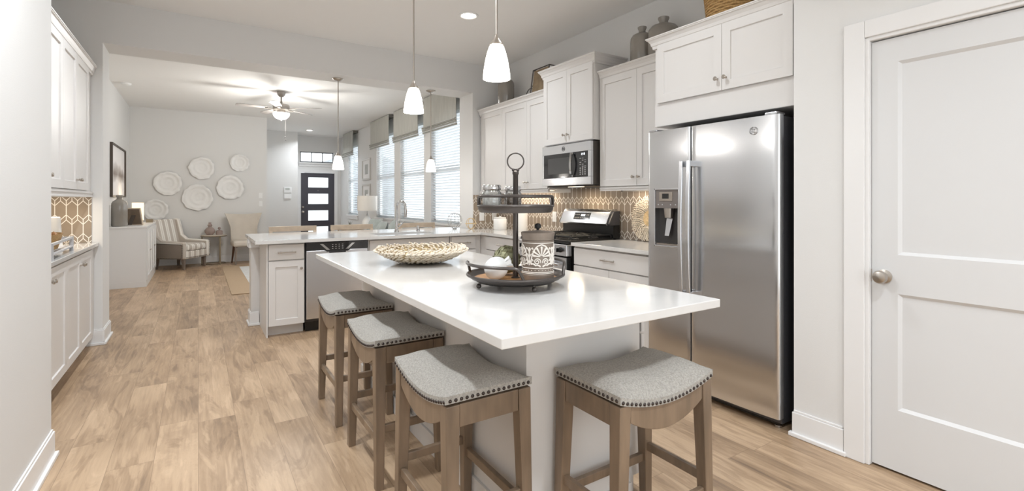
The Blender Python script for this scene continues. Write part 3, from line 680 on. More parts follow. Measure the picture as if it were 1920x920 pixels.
for r_ in range(9):
    for c_ in range(3):
        z = .095+r_*.019
        if r_ < 4: mb.box(.598+c_*.034, .613+c_*.034, -.0028, -.002, z, z+.008)
        elif (r_+c_) % 3 != 1: mb.box(.596+c_*.034, .617+c_*.034, -.0028, -.002, z, z+.004)
mb.build('keypad', M_btn, cpn)
MB().tube([(.35+.022*cos(a*pi/10), -.001, .36+.022*sin(a*pi/10)) for a in range(20)], .0016, 6, True).build('emblem_ring', M_dark, md)
emblem(md, .35, .36, -.001, .013, M_dark, M_dark)
MB().box(.02, MWW-.02, .06, .37, -.012, -.001).box(.05, .25, .1, .2, -.016, -.012).build('vent_grille', M_dark, mw)
MB().box(.30, .48, .10, .16, -.015, -.0125).build('task_light', M_ledstrip, mw)
a_ = area('task_lamp', (.39, .13, -.025), (0, 0, 0), .18, .06, 2.2, (1, .80, .54)); a_.parent = mw
# range
rg = thing('gas_range', 'black and stainless gas range with cast iron grates', 'range', (2.80, 4.133, 0), RW)
RGW = .762; RD = .63
MB().box(.004, RGW-.004, .02, RD-.004, .02, .895).build('body', M_black, rg)
MB().box(.0, RGW, -.02, RD-.06, .896, .926).build('cooktop', M_black, rg, bevel=.005)
bg = MB().box(.0, RGW, RD-.10, RD-.012, .90, 1.045)
bg.build('back_riser', M_black, rg, bevel=.004)
pr = [(RD-.155, 1.047), (RD-.165, 1.062), (RD-.115, 1.175), (RD-.095, 1.197), (RD-.07, 1.203), (RD-.012, 1.203), (RD-.012, 1.047)]
bgd = MB().prism(pr, .03, RGW-.03, 'x').build('control_backguard', M_steel, rg, bevel=.004)
for x0, x1 in ((0, .0295), (RGW-.0295, RGW)): MB().prism([(p[0]+.012 if p[0] < RD-.05 else p[0], p[1]-(.02 if p[1] > 1.15 else 0)) for p in pr], x0, x1, 'x').build('end_cap', M_fside, bgd, bevel=.004)
sl = atan2(.113, .05); nx, nz = -sin(sl), cos(sl)
def onbg(x, s, o): # point on sloped face: s along slope 0..1, o outward offset
    return (x, RD-.165+.05*s-o*sin(sl)*1, 1.062+.113*s+o*cos(sl))
def bgquad(mb, x0, x1, s0, s1, o): mb.add([onbg(x0, s0, o), onbg(x1, s0, o), onbg(x1, s1, o), onbg(x0, s1, o), onbg(x0, s0, 0), onbg(x1, s0, 0), onbg(x1, s1, 0), onbg(x0, s1, 0)], [(0, 1, 2, 3), (0, 4, 5, 1), (1, 5, 6, 2), (2, 6, 7, 3), (3, 7, 4, 0)]); return mb
dpl = bgquad(MB(), .235, .475, .28, .88, .002).build('display', M_bglass, bgd)
mb = MB()
for x0, x1 in ((.34, .349), (.358, .374), (.382, .398)): bgquad(mb, x0, x1, .58, .74, .003)
mb.build('clock_digits', M_led, dpl)
mb = MB()
for r_ in (.40, .66):
    for x0 in (.25, .275, .30, .42, .445): bgquad(mb, x0, x0+.012, r_, r_+.05, .003)
for x0 in (.335, .365, .395): bgquad(mb, x0, x0+.014, .40, .44, .003)
mb.build('buttons', M_btn, dpl)
mb = MB().box(.0, RGW, -.045, .018, .785, .89)
fpn = mb.build('control_panel', M_steelv, rg, bevel=.006)
for i in range(5):
    x = .085+i*(RGW-.17)/4
    MB().lathe([(.024, -.046), (.024, -.052), (.021, -.056), (.019, -.078), (0, -.08)], (x, 0, .84), 20, 'y').box(x-.004, x+.004, -.092, -.078, .822, .858).build('knob', M_black, fpn)
od = MB().box(.004, RGW-.004, -.04, .018, .20, .775).build('oven_door', M_black, rg, bevel=.006)
MB().box(.13, RGW-.13, -.043, -.04, .34, .60).build('oven_window', M_bglass, od)
MB().box(.004, RGW-.004, -.0435, -.0405, .66, .772).build('door_top_band', M_steelv, od)
mb = MB().tube([(.05, -.095, .715), (RGW-.05, -.095, .715)], .013, 12)
for x in (.075, RGW-.075): mb.box(x-.012, x+.012, -.095, -.04, .706, .724)
mb.build('handle', M_steelv, od)
MB().box(.004, RGW-.004, -.035, .018, .06, .19).build('drawer', M_steelv, rg, bevel=.006)
for i in range(3):
    x0 = .02+i*.243; x1 = x0+.236; mb = MB(); z = .955; r_ = .0065
    for y in (.03, .27, .52):
        mb.tube([(x0, y, .928), (x0, y, z-.01), (x0+.012, y, z), (x1-.012, y, z), (x1, y, z-.01), (x1, y, .928)], r_, 6)
    for x in (x0+.012, (x0+x1)/2, x1-.012): mb.tube([(x, .03, z), (x, .52, z)], r_, 6)
    for yc in (.15, .40):
        for q in range(4):
            an = R(45+90*q); mb.tube([((x0+x1)/2+.03*cos(an), yc+.03*sin(an), z), ((x0+x1)/2+.10*cos(an), yc+.10*sin(an), z)], r_*.9, 6)
    mb.build('grate', M_iron, rg)
    for yc in ((.15, .40) if i != 1 else (.275,)):
        MB().lathe([(.05, .927), (.05, .934), (.035, .938), (.035, .945), (0, .947)], ((x0+x1)/2, yc, 0), 20).build('burner', M_dark, rg)
for x in (.05, RGW-.05):
    for y in (.06, RD-.08): MB().lathe([(.018, .001), (.012, .021)], (x, y, 0), 10).build('foot', M_black, rg)

# ================================================================== ISLAND
IX0, IX1, IY0, IY1 = .69, 1.667, 1.12, 3.60
il = thing('kitchen_island', 'white island base under the large white slab', 'island', (1.24, 2.35, 0))
bx0, bx1, by0, by1 = 1.005, 1.640, 1.458, 3.57
mb = MB().box(bx0+.012-1.24, bx1-.10-1.24, by0+.012-2.35, by1-2.35, .001, .882)
mb.build('body', M_cab, il)
MB().box(bx1-.10-1.24, bx1-.02-1.24, by0+.022-2.35, by1-2.35, .10, .882).build('cabinet_box', M_cab, il)
# end panel facing the viewer: framed by corner boards
MB().box(bx0-1.24, bx1-.105-1.24, by0-2.35, by0+.0119-2.35, .001, .882).build('end_panel', M_cab, il)
MB().box(bx0-1.24, bx0+.0118-1.24, by0+.0121-2.35, by1-2.35, .001, .882).build('side_panel', M_cab, il)
MB().box(bx0-.012-1.24, bx0-.0005-1.24, by0-.012-2.35, by1-2.35, .001, .10).box(bx0-1.24, bx1-.105-1.24, by0-.012-2.35, by0-.0005-2.35, .001, .10).build('base_moulding', M_cab, il)
for i in range(3):
    y0 = by0+.03+i*.70; tmp = MB().panel(0, .69, .11, .70, -.02, .019, [(.06, .63, .17, .64)], rec=.009)
    Mx = Matrix.Translation((bx1-.0005-1.24, y0-2.35, 0)) @ Matrix.Rotation(pi/2, 4, 'Z')
    dm = MB().add([tuple(v) for v in tmp.v], tmp.f, False, Mx); do = dm.build('door', M_cab, il)
    tmp = MB().box(0, .69, -.02, -.001, .71, .868); dm = MB().add(tmp.v, tmp.f, False, Mx); dro = dm.build('drawer', M_cab, il)
    tmp = pull_mb(.35, .79); MB().add(tmp.v, tmp.f, True, Mx).build('pull', M_nickel, dro)
    tmp = knob_mb(.04 if i else .66, .64); MB().add(tmp.v, tmp.f, True, Mx).build('knob', M_nickel, do)
MB().box(bx1-.099-1.24, bx1-.05-1.24, by0+.03-2.35, by1-.01-2.35, .001, .099).build('toe_kick', M_cab, il)
tag(MB().box(-(IX1-IX0)/2, (IX1-IX0)/2, -(IY1-IY0)/2, (IY1-IY0)/2, 0, .031).build('countertop', M_quartz, None, ((IX0+IX1)/2, (IY0+IY1)/2, .8832), 0, bevel=.003), 'large white island slab in the middle of the kitchen', 'countertop')

# ================================================================== BAR STOOLS AT THE ISLAND
SL, SW = .475, .335
def sbase(l): return .636+.043*(abs(2*l/SL))**1.9-.014
def make_stool():
    t = thing('counter_stool', 'x', 'stool', (0, 0, 0))
    def top(u, v):
        l = (u-.5)*SL; w = (v-.5)*SW; a = abs(2*l/SL); b = abs(2*w/SW)
        puff = .056*(1-a**5)*(1-b**4)
        return (l, w, sbase(l)+puff)
    mb = MB().grid(top, 32, 22)
    hh = .026
    def skirt(side):
        def f(u, v):
            l = (u-.5)*SL
            return (l, side*SW/2, sbase(l)-hh*v)
        return f
    def skirte(side):
        def f(u, v):
            w = (u-.5)*SW
            return (side*SL/2, w, sbase(SL/2)-hh*v)
        return f
    for s in (-1, 1): mb.grid(skirt(s), 32, 2); mb.grid(skirte(s), 22, 2)
    mb.grid(lambda u, v: ((u-.5)*SL, (v-.5)*SW, sbase((u-.5)*SL)-hh), 32, 4)
    mb.build('seat_cushion', M_fab, t)
    nails = MB().lathe([(.0062, 0), (.0058, .002), (.0038, .004), (0, .0048)], n=8).build('nailhead', M_nail, t)
    spots = []
    n = 24
    for i in range(n):
        l = -SL/2+.012+(SL-.024)*i/(n-1)
        for s in (-1, 1): spots.append((l, s*SW/2, sbase(l)-hh+.009, 'y', s))
    n = 16
    for i in range(n):
        w = -SW/2+.016+(SW-.032)*i/(n-1)
        for s in (-1, 1): spots.append((s*SL/2, w, sbase(SL/2)-hh+.009, 'x', s))
    for i, (x, y, z, ax, s) in enumerate(spots):
        o = nails if i == 0 else nails.copy()
        if i: COL.objects.link(o); o.parent = t
        o.location = (x, y, z); o.rotation_euler = (R(-90)*s, 0, 0) if ax == 'y' else (0, R(90)*s, 0)
    zt = lambda l: sbase(l)-hh-.001
    lx, ly = SL/2-.028, SW/2-.028
    for sx in (-1, 1):
        for sy in (-1, 1):
            MB().bar((sx*(lx+.022), sy*(ly+.008), .0), (sx*lx, sy*ly, zt(lx)), .036, .036, .05, .05).build('leg', M_stoolw, t, bevel=.003)
    for s in (-1, 1):
        n = 14; a = lx-.0255; xs = [-a+2*a*i/n for i in range(n+1)]
        poly = [(x, zt(x)) for x in xs]+[(x, zt(x)-.055-.030*(1-(x/a)**2)) for x in reversed(xs)]
        MB().prism(poly, s*(SW/2-.006), s*(SW/2-.030), 'y').build('apron', M_stoolw, t, bevel=.002)
        poly = [(-ly+.0255, zt(lx)), (ly-.0255, zt(lx)), (ly-.0255, zt(lx)-.075), (-ly+.0255, zt(lx)-.075)]
        MB().prism(poly, s*(SL/2-.006), s*(SL/2-.030), 'x').build('apron', M_stoolw, t, bevel=.002)
        z = .215; f = 1-z/.63
        MB().box(-(lx+.022*f)+.018, (lx+.022*f)-.018, s*(ly+.008*f)-.010, s*(ly+.008*f)+.010, z-.017, z+.017).build('stretcher', M_stoolw, t, bevel=.003)
        z = .262; f = 1-z/.63
        MB().box(s*(lx+.022*f)-.010, s*(lx+.022*f)+.010, -(ly+.008*f)+.018, (ly+.008*f)-.018, z-.017, z+.017).build('stretcher', M_stoolw, t, bevel=.003)
    return t
s0 = make_stool()
for i, (x, y, rz, lab) in enumerate(((.826, 1.645, pi/2, 'saddle stool at the long island side, third and closest of its row'), (.825, 2.375, pi/2, 'saddle stool in the middle of the row along the island'),
                                (.822, 3.10, pi/2, 'saddle stool farthest away, nearest the dishwasher'), (1.36, 1.272, 0, 'saddle stool alone at the short end of the island'))):
    o = s0 if i == 0 else copy_tree(s0)
    o.location = (x, y, .0); o.rotation_euler = (0, 0, rz); tag(o, lab, 'stool', 'upholstered saddle stools at the island')

# ================================================================== PENDANTS AND CEILING LIGHTS
def pendant(x, y, zb, zc, label, s=1.0):
    t = thing('pendant_light', label, 'lamp', (x, y, zc), 0, 'glass pendant lights')
    h = zb-zc
    MB().lathe([(0, -.028), (.02, -.026), (.05, -.014), (.062, -.004), (.062, 0)], n=24).build('canopy', M_nickel, t)
    MB().tube([(0, 0, -.02), (0, 0, h+.165*s+.03)], .0058, 8).build('rod', M_nickel, t)
    MB().lathe([(.008, .045), (.012, .035), (.016, .022), (.030, .004), (.033, -.004), (.0, -.005)], (0, 0, h+.16*s), 20).build('socket_cap', M_nickel, t)
    pr = [(.027, .154), (.034, .150), (.043, .125), (.052, .09), (.059, .05), (.0635, .015), (.064, .0), (.061, .0), (.060, .015), (.055, .05), (.048, .09), (.040, .125), (.03, .146), (.0, .148)]
    MB().lathe([(a*s, b*s) for a, b in pr], (0, 0, h), 32).build('glass_shade', M_shade, t)
    l = bpy.data.lights.new('bulb', 'POINT'); l.energy = PEND_W; l.shadow_soft_size = .035; l.color = (1, .95, .89)
    o = bpy.data.objects.new('bulb', l); COL.objects.link(o); o.parent = t; o.location = (0, 0, h-.04)
pendant(1.165, 2.97, 1.853, CZ-.001, 'left one of two glass pendants over the island')
pendant(1.165, 1.935, 1.853, CZ-.001, 'right one of two glass pendants, larger and over the island front')
pendant(1.363, 5.83, 1.647, HZ-.001, 'glass pendant under the header in front of the entry door')
pendant(2.52, 5.83, 1.657, HZ-.001, 'glass pendant under the header in front of the window blinds')
def can_light(x, y, label, power=CAN_W):
    t = thing('recessed_light', label, 'light', (x, y, CZ-.0005), 0, 'recessed ceiling lights')
    MB().lathe([(.095, -.001), (.095, -.006), (.078, -.010), (.070, -.004), (.070, -.001)], n=28).build('trim_ring', M_whitep, t)
    MB().lathe([(0, -.004), (.069, -.004), (.069, -.001)], n=28).build('lit_disc', M_can, t)
    a = area('can_lamp', (0, 0, -.02), (0, 0, 0), .13, .13, power, (.89, .945, 1), 'DISK'); a.parent = t; a.data.spread = R(140)
can_light(2.20, 4.18, 'round recessed light in the kitchen ceiling above the range')
can_light(2.39, 13.26, 'small round recessed light near the front door', 14)
for (x, y, n, p_) in ((-.12, 4.2, 'over the left walkway', 18), (-.12, 2.2, 'over the island stools', 25), (1.9, 2.1, 'in front of the refrigerator', 10), (-.1, .1, 'beside the viewer', 13), (1.35, -.05, 'by the pantry door', 20), (1.2, -1.9, 'added behind the viewer', 14)):  # cans out of view, added for kitchen brightness; some placed from stool shadows
    can_light(x, y, 'unseen recessed ceiling light ' + n, p_)
for (x, n) in ((-.1, 'left'), (1.2, 'middle'), (2.5, 'right')):
    can_light(x, 6.85, 'added recessed fill light hidden by the header, ' + n, 5)  # extra cans behind the header, added to brighten the living room
sd = thing('smoke_detector', 'white smoke detector on the living room ceiling', 'smoke detector', (-.93, 9.45, CZ-.0005))
MB().lathe([(.0, -.034), (.05, -.032), (.064, -.022), (.066, 0)], n=24).build('body', M_whitep, sd)
MB().lathe([(.07, -.008), (.07, 0)], n=24).build('base', M_whitep, sd)
# ceiling fan
fn = thing('ceiling_fan', 'grey five blade ceiling fan with lit bowl', 'fan', (1.15, 8.8, CZ-.0005))
MB().lathe([(.022, -.088), (.035, -.083), (.06, -.05), (.066, 0)], n=24).build('canopy', M_fan, fn)
MB().lathe([(.012, -.20), (.02, -.185), (.012, -.15), (.012, -.08)], n=14).build('downrod', M_fan, fn)
MB().lathe([(.06, -.31), (.12, -.30), (.128, -.28), (.128, -.235), (.115, -.215), (.03, -.198), (0, -.198)], n=28).build('motor', M_fan, fn)
for k in range(5):
    an = R(116-7.4+72*k); Mx = Matrix.Rotation(an, 4, 'Z')
    bl = MB().add([(p[0], p[1], p[2]) for p in ((.20, -.05, -.285), (.60, -.068, -.292), (.66, -.04, -.29), (.66, .05, -.275), (.60, .068, -.273), (.20, .05, -.275), (.20, -.05, -.279), (.60, -.068, -.286), (.66, -.04, -.284), (.66, .05, -.269), (.60, .068, -.267), (.20, .05, -.269))],
             [(5, 4, 3, 2, 1, 0), (6, 7, 8, 9, 10, 11)]+[(i, (i+1) % 6, 6+(i+1) % 6, 6+i) for i in range(6)], False, Mx).build('blade', M_blade, fn)
    MB().box(.10, .24, -.018, .018, -.298, -.288, Mx).build('blade_arm', M_fan, bl)
MB().lathe([(0, -.46), (.03, -.458), (.08, -.44), (.115, -.405), (.130, -.365), (.128, -.355), (.06, -.352)], n=28).build('light_bowl', M_shade, fn)
MB().lathe([(.0, -.478), (.010, -.472), (.012, -.461)], n=12).build('finial', M_fan, fn)
MB().lathe([(.062, -.352), (.062, -.312)], n=20).build('light_kit', M_fan, fn)
for q, (x, y, zz) in enumerate(((.05, -.04, -.74), (.07, .02, -.77))):
    MB().tube([(x, y, -.31), (x, y, zz)], .0009, 4).build('pull_chain', M_dark, fn)
    MB().lathe([(0, zz-.03), (.009, zz-.02), (.007, zz-.005), (0, zz)], (x, y, 0), 8).build('chain_pull', M_dark, fn)
l = bpy.data.lights.new('fan_bulb', 'POINT'); l.energy = FAN_W; l.shadow_soft_size = .17; l.color = (1, .97, .92)
o = bpy.data.objects.new('fan_bulb', l); COL.objects.link(o); o.parent = fn; o.location = (0, 0, -.56)

# ================================================================== ISLAND ACCESSORIES
# tiered tray
TX, TY = 1.172, 1.785
tt = thing('tiered_tray', 'two tier dark iron tray stand with ring on the island', 'tray', (TX, TY, .9144))
TRr = .205
MB().lathe([(0, .0335), (TRr-.016, .0335), (TRr-.010, .036), (TRr+.001, .052), (TRr+.008, .052), (TRr+.001, .044), (TRr-.038, .022), (0, .022)], n=64).build('lower_dish', M_bronze, tt)
MB().lathe([(0, .0345), (TRr-.018, .0345), (TRr-.018, .0336), (0, .0336)], n=64).build('wood_base', M_wood, tt)
MB().tube([((TRr+.006)*cos(a*pi/32), (TRr+.006)*sin(a*pi/32), .053) for a in range(64)], .006, 8, True).build('rim', M_bronze, tt)
for q in range(4):
    an = R(q*90-97); MB().tube([(.168*cos(an), .168*sin(an), .024), (.172*cos(an), .172*sin(an), .012)], .006, 8).ball((.174*cos(an), .174*sin(an), .0112), .011, 12, 8).build('foot', M_bronze, tt)
def tray_handle(c, half, r, z0, z1, flare, name='handle'):
    pts = []
    n = 30
    for i in range(n+1):
        t = i/n; a = c-half+2*half*t
        e = min(t, 1-t)*n/2.6
        lift = 1 if e >= 1 else sin(e*pi/2)
        pts.append(((r+flare*lift)*cos(R(a)), (r+flare*lift)*sin(R(a)), z0+(z1-z0)*lift))
    return MB().tube(pts, .0066, 8)
tray_handle(190, 56, TRr+.004, .053, .104, .004).build('handle', M_bronze, tt); tray_handle(10, 56, TRr+.004, .053, .104, .004).build('handle', M_bronze, tt)
MB().lathe([(.020, .0346), (.020, .037), (.0125, .041), (.0115, .31), (.0115, .487), (.014, .49), (.014, .50), (.008, .506), (0, .508)], n=20).build('pole', M_bronze, tt)
UR = .158
MB().lathe([(.012, .330), (UR-.01, .330), (UR, .338), (UR+.004, .350), (UR+.009, .350), (UR+.006, .333), (UR-.002, .322), (.012, .322)], n=56).build('upper_dish', M_bronze, tt)
MB().tube([((UR+.007)*cos(a*pi/28), (UR+.007)*sin(a*pi/28), .351) for a in range(56)], .0055, 8, True).build('rim', M_bronze, tt)
ca = -90-32.87
for c_ in (ca, ca+180): tray_handle(c_, 78, UR+.006, .351, .392, .006).build('handle', M_bronze, tt)
cr_, cc = cos(R(-32.87)), sin(R(-32.87))
MB().tube([(.036*cos(a*pi/16)*cr_, .036*cos(a*pi/16)*cc, .546+.036*sin(a*pi/16)) for a in range(32)], .0032, 8, True).build('ring', M_bronze, tt)
for s in (-1, 1): MB().ball((s*.009*cr_, s*.009*cc, .508), .008, 10, 6).build('ring_lug', M_bronze, tt)
# things on the tray
def offc(du, dd): return (TX+du*cr_+dd*sin(R(32.87)), TY+du*cc+dd*cos(R(32.87)))    # right, away from viewer
def glass_jar(x, y, z, r, h, fill, label):
    t = thing('glass_jar', label, 'jar', (x, y, z))
    MB().lathe([(0, 0), (r*.92, 0), (r, .006), (r, h*.68), (r*.86, h*.76), (r*.84, h*.8), (r*.80, h*.8), (r*.82, h*.75), (r*.95, h*.67), (r*.95, .007), (0, .004)], n=28).build('glass_body', M_jar, t)
    MB().lathe([(0, h*.8), (r*.93, h*.8), (r*.95, h*.82), (r*.95, h*.97), (r*.88, h), (0, h)], n=28).build('lid', M_chrome, t)
    if fill: MB().lathe([(0, .005), (r*.93, .008), (r*.93, h*.55), (r*.6, h*.6), (0, h*.58)], n=20).build('contents', fill, t)
x, y = offc(-.105, .01); glass_jar(x, y, .9144+.3305, .043, .112, mat('pale_beads', '#e4e0da', .5, var=.15, vscale=60, bump=.6, bscale=90), 'clear jar with chrome lid on the upper tier, left')
x, y = offc(-.012, .085); glass_jar(x, y, .9144+.3305, .040, .108, mat('brown_spice', '#7d6650', .8, var=.4, vscale=80, bump=.8, bscale=120), 'jar of brown spice with chrome lid on the upper tier, behind pole')
# white ceramic artichoke
def artichoke(name, label, x, y, z, r, m, tip, rz, cat, tiltx=0):
    t = thing(name, label, cat, (x, y, z), rz)
    Mx = Matrix.Translation((0, 0, r*.98)) @ Matrix.Rotation(tiltx, 4, 'Y')
    MB().ball((0, 0, 0), r*.86, 20, 12, (1, 1, 1.02), Mx).build('body', m, t)
    mb = MB()
    rows = 6
    for k in range(rows):
        th = R(150-k*26); n = max(4, int(10*sin(th))+1)
        for j in range(n):
            ph = 2*pi*(j+.5*(k % 2))/n
            T = Mx @ Matrix.Rotation(ph, 4, 'Z') @ Matrix.Rotation(th, 4, 'Y') @ Matrix.Translation((0, 0, r*.80)) @ Matrix.Rotation(-pi/2+.28, 4, 'Y')
            wd = r*.42; ln = r*.62; th2 = r*.10
            vs = [(0, -wd*.7, -ln*.4), (0, wd*.7, -ln*.4), (0, wd, 0), (0, wd*.6, ln*.45), (0, 0, ln*.75), (0, -wd*.6, ln*.45), (0, -wd, 0)]
            T2 = T @ Matrix.Rotation(pi, 4, 'X')
            front = [(-th2*1.6*(1-(v[1]/wd)**2)-.001 if True else 0, v[1], v[2]) for v in vs]
            cpt = (-th2*2.2, 0, 0)
            allv = [tuple(v) for v in front]+[cpt]+[(th2*.3, v[1]*.9, v[2]*.95) for v in vs]
            fs = [(i, (i+1) % 7, 7) for i in range(7)]+[(i, 8+i, 8+(i+1) % 7, (i+1) % 7) for i in range(7)]
            mb.add(allv, fs, True, T2)
    mb.build('leaves', m, t)
    if tip:
        c = MB()
        for j in range(6):
            a = 2*pi*j/6; c.add([(cos(a-.5)*r*.26, sin(a-.5)*r*.26, r*.78), (cos(a+.5)*r*.26, sin(a+.5)*r*.26, r*.78), (cos(a)*r*.42, sin(a)*r*.42, r*1.28), (0, 0, r*.8)], [(0, 1, 2), (1, 3, 2), (3, 0, 2)], False, Mx)
        c.build('crown', m, t)
    return t
x, y = offc(-.088, -.055)
t = thing('ceramic_fruit', 'white ceramic fruit with ruffled crown on the lower tray', 'ornament', (x, y, .9144+.0347), R(-32.87))
Mx = Matrix.Translation((0, 0, .047)) @ Matrix.Rotation(R(68), 4, 'Y')
def fr_(u, v):
    ph = 2*pi*u; th = pi*v; rr = .046*(1+.075*abs(sin(ph*2.5))*sin(th)); rr *= (1+.10*cos(th))
    return tuple(Mx @ Vector((rr*sin(th)*cos(ph), rr*sin(th)*sin(ph), rr*cos(th)*1.12)))
M_fruit = mat('matte_white_ceramic', '#d9d9d7', .45)
MB().grid(fr_, 42, 18, True, True).build('body', M_fruit, t)
mb = MB()
for j in range(7):
    a = 2*pi*j/7
    pts = [(cos(a-.45)*.018, sin(a-.45)*.018, .040), (cos(a+.45)*.018, sin(a+.45)*.018, .040), (cos(a+.3)*.031, sin(a+.3)*.031, .076), (cos(a-.3)*.031, sin(a-.3)*.031, .076), (cos(a-.4)*.010, sin(a-.4)*.010, .046), (cos(a+.4)*.010, sin(a+.4)*.010, .046)]
    mb.add([tuple(Mx @ Vector(p)) for p in pts], [(0, 1, 2, 3), (4, 3, 2, 5), (0, 3, 4), (1, 5, 2)])
mb.build('crown', M_fruit, t)
x, y = offc(-.040, .085)
artichoke('artichoke', 'green brown artichoke behind the pole on the lower tray', x, y, .9144+.0347, .070, M_green, False, .3, 'ornament', R(14))
# ornate canister
x, y = offc(.095, -.055)
cn = thing('canister', 'brown metal canister with white scroll relief and lid', 'canister', (x, y, .9144+.0347), R(-32.87))
CRr = .0665
MB().lathe([(0, 0), (CRr+.002, 0), (CRr+.003, .004), (CRr+.003, .028), (CRr, .031), (CRr, .165), (CRr+.002, .166), (CRr+.002, .170), (CRr-.002, .172), (0, .172)], n=56).build('body', M_canb, cn)
lid = MB().lathe([(CRr+.001, .1725), (CRr+.002, .185), (CRr+.0055, .196), (CRr+.006, .203), (CRr+.002, .206), (.02, .211), (.007, .213), (0, .213)], n=56).build('lid', M_canb, cn)
MB().lathe([(.006, .212), (.006, .218), (.013, .222), (.015, .231), (.010, .240), (0, .243)], n=16).build('lid_knob', M_iron, lid)
def onc(a, z, o=.0012): return ((CRr+o)*sin(a), -(CRr+o)*cos(a), z)
mb = MB(); rr = .0024
for z in (.0345, .1615, .040): mb.tube([onc(2*pi*k/56, z) for k in range(56)], .0016, 5, True)
mb.tube([onc(2*pi*k/56, .057) for k in range(56)], .0018, 5, True)
NM_ = 4
for q in range(NM_):
    c = 2*pi*q/NM_+.18; h = 2*pi/NM_/2*.86; zb, zt_ = .064, .156
    # pointed arch outline
    L_ = [(c-h*(1-.12*t)*(sqrt(max(0, 1-t**2.2))), zb+.012+(zt_-zb-.012)*t) for t in [i/12 for i in range(13)]]
    for s in (-1, 1): mb.tube([onc(c+s*(a-c), z) for a, z in L_], rr*1.25, 5)
    # scallop under the arch
    for s in (-1, 1): mb.tube([onc(c+s*(h*.1+h*.9*t), zb+.004*abs(sin(t*pi*2))+.010*t) for t in [i/10 for i in range(11)]], rr*1.4, 5)
    # palmette petals
    for k in range(-3, 4):
        an = R(90-k*28); ln = .034 if abs(k) < 3 else .026
        pts = [onc(c+(.006+ln*t)*cos(an)/CRr, .106+(.004+ln*t)*sin(an), .0008) for t in (0, .35, .7, 1)]
        mb.tube(pts, .0014, 5, False, True, None, .0046)
        mb.ball(pts[-1], .0047, 6, 4)
    # two volutes
    for s in (-1, 1):
        mb.tube([onc(c+s*(.018+ (.0145-.012*t)*cos(R(200-560*t)))/CRr, .085+(.0145-.012*t)*sin(R(200-560*t))) for t in [i/22 for i in range(23)]], rr, 5)
    # leaf between motifs
    g = c+2*pi/NM_/2
    for s in (-1, 0, 1):
        for zc in (.078, .102, .126):
            mb.tube([onc(g, zc), onc(g+s*.007/CRr, zc+.012), onc(g+s*.014/CRr, zc+.016), onc(g+s*.017/CRr, zc+.009)] if s else [onc(g, zc-.008), onc(g, zc+.004), onc(g, zc+.014), onc(g, zc+.018)], .0027, 5)
for k in range(28): mb.ball(onc(2*pi*k/28, .0485, .0), .0018, 6, 4)
mb.build('white_relief', M_canw, cn, fix=False)
# woven bowl
def fringe(mb, fn, n, r, seed):
    rn = random.Random(seed)
    for i in range(n):
        p, d = fn(i/n, rn); mb.tube([p, tuple(p[k]+d[k]*.5 for k in range(3)), tuple(p[k]+d[k] for k in range(3))], r*1.1, 5, False, True, None, r*.75)
BWX, BWY = 1.135, 2.76
bw = thing('woven_bowl', 'wide shallow bowl of knotted natural fibre on the island', 'bowl', (BWX, BWY, .9145))
prof = [(0, .006), (.06, .004), (.11, .010), (.17, .033), (.22, .064), (.262, .098), (.268, .103), (.262, .106), (.21, .074), (.16, .046), (.10, .024), (0, .018)]
MB().lathe(prof, n=56).build('shell', mat('bowl_core', '#a8946f', .9), bw)  # core colour darkened so gaps between the loops read as shade
mb = MB(); rn = random.Random(3)
for (r0, z0, n) in ((.105, .020, 26), (.14, .022, 32), (.172, .038, 38), (.204, .057, 44), (.234, .079, 50), (.258, .099, 54)):
    for k in range(n):
        a = 2*pi*(k+rn.random()*.4)/n; a2 = a+.13; L_ = .036
        p0 = ((r0+.004)*cos(a), (r0+.004)*sin(a), z0-.002); p1 = ((r0+L_*.55)*cos(a2), (r0+L_*.55)*sin(a2), z0+L_*.30)
        pm = ((r0+L_*.4)*cos(a+.05), (r0+L_*.4)*sin(a+.05), z0-.001+.006*rn.random())
        mb.tube([p0, pm, p1], .0085, 6, False, True, None, .0060)
for (r0, z0, n) in ((.09, .024, 18), (.13, .036, 26), (.17, .054, 32), (.205, .074, 40), (.238, .094, 46), (.258, .108, 52)):
    for k in range(n):
        a = 2*pi*(k+rn.random()*.5)/n; h = .012+.022*rn.random()
        mb.tube([(r0*cos(a), r0*sin(a), z0), ((r0+.004)*cos(a+.06), (r0+.004)*sin(a+.06), z0+h*.7), ((r0-.006)*cos(a+.12), (r0-.006)*sin(a+.12), z0+h)], .0075, 6, False, True, None, .0050)
mb.build('knotted_fibre', M_natural, bw, fix=False)
for (a, r0, s) in ((200, .13, 1), (330, .10, 1), (60, .14, 1), (120, .12, .8)):
    x, y = r0*cos(R(a)), r0*sin(R(a)); mb = MB()
    z = .062
    for k in range(5): mb.tube([(x+(.034-.007*k)*s*1.3*cos(2*pi*j/16), y+(.034-.007*k)*s*cos(2*pi*j/16+pi/2), z+.004*k) for j in range(16)], .005, 5, True)
    mb.build('straw_rosette', M_straw, bw)

bw.scale = (1, 1, .74)

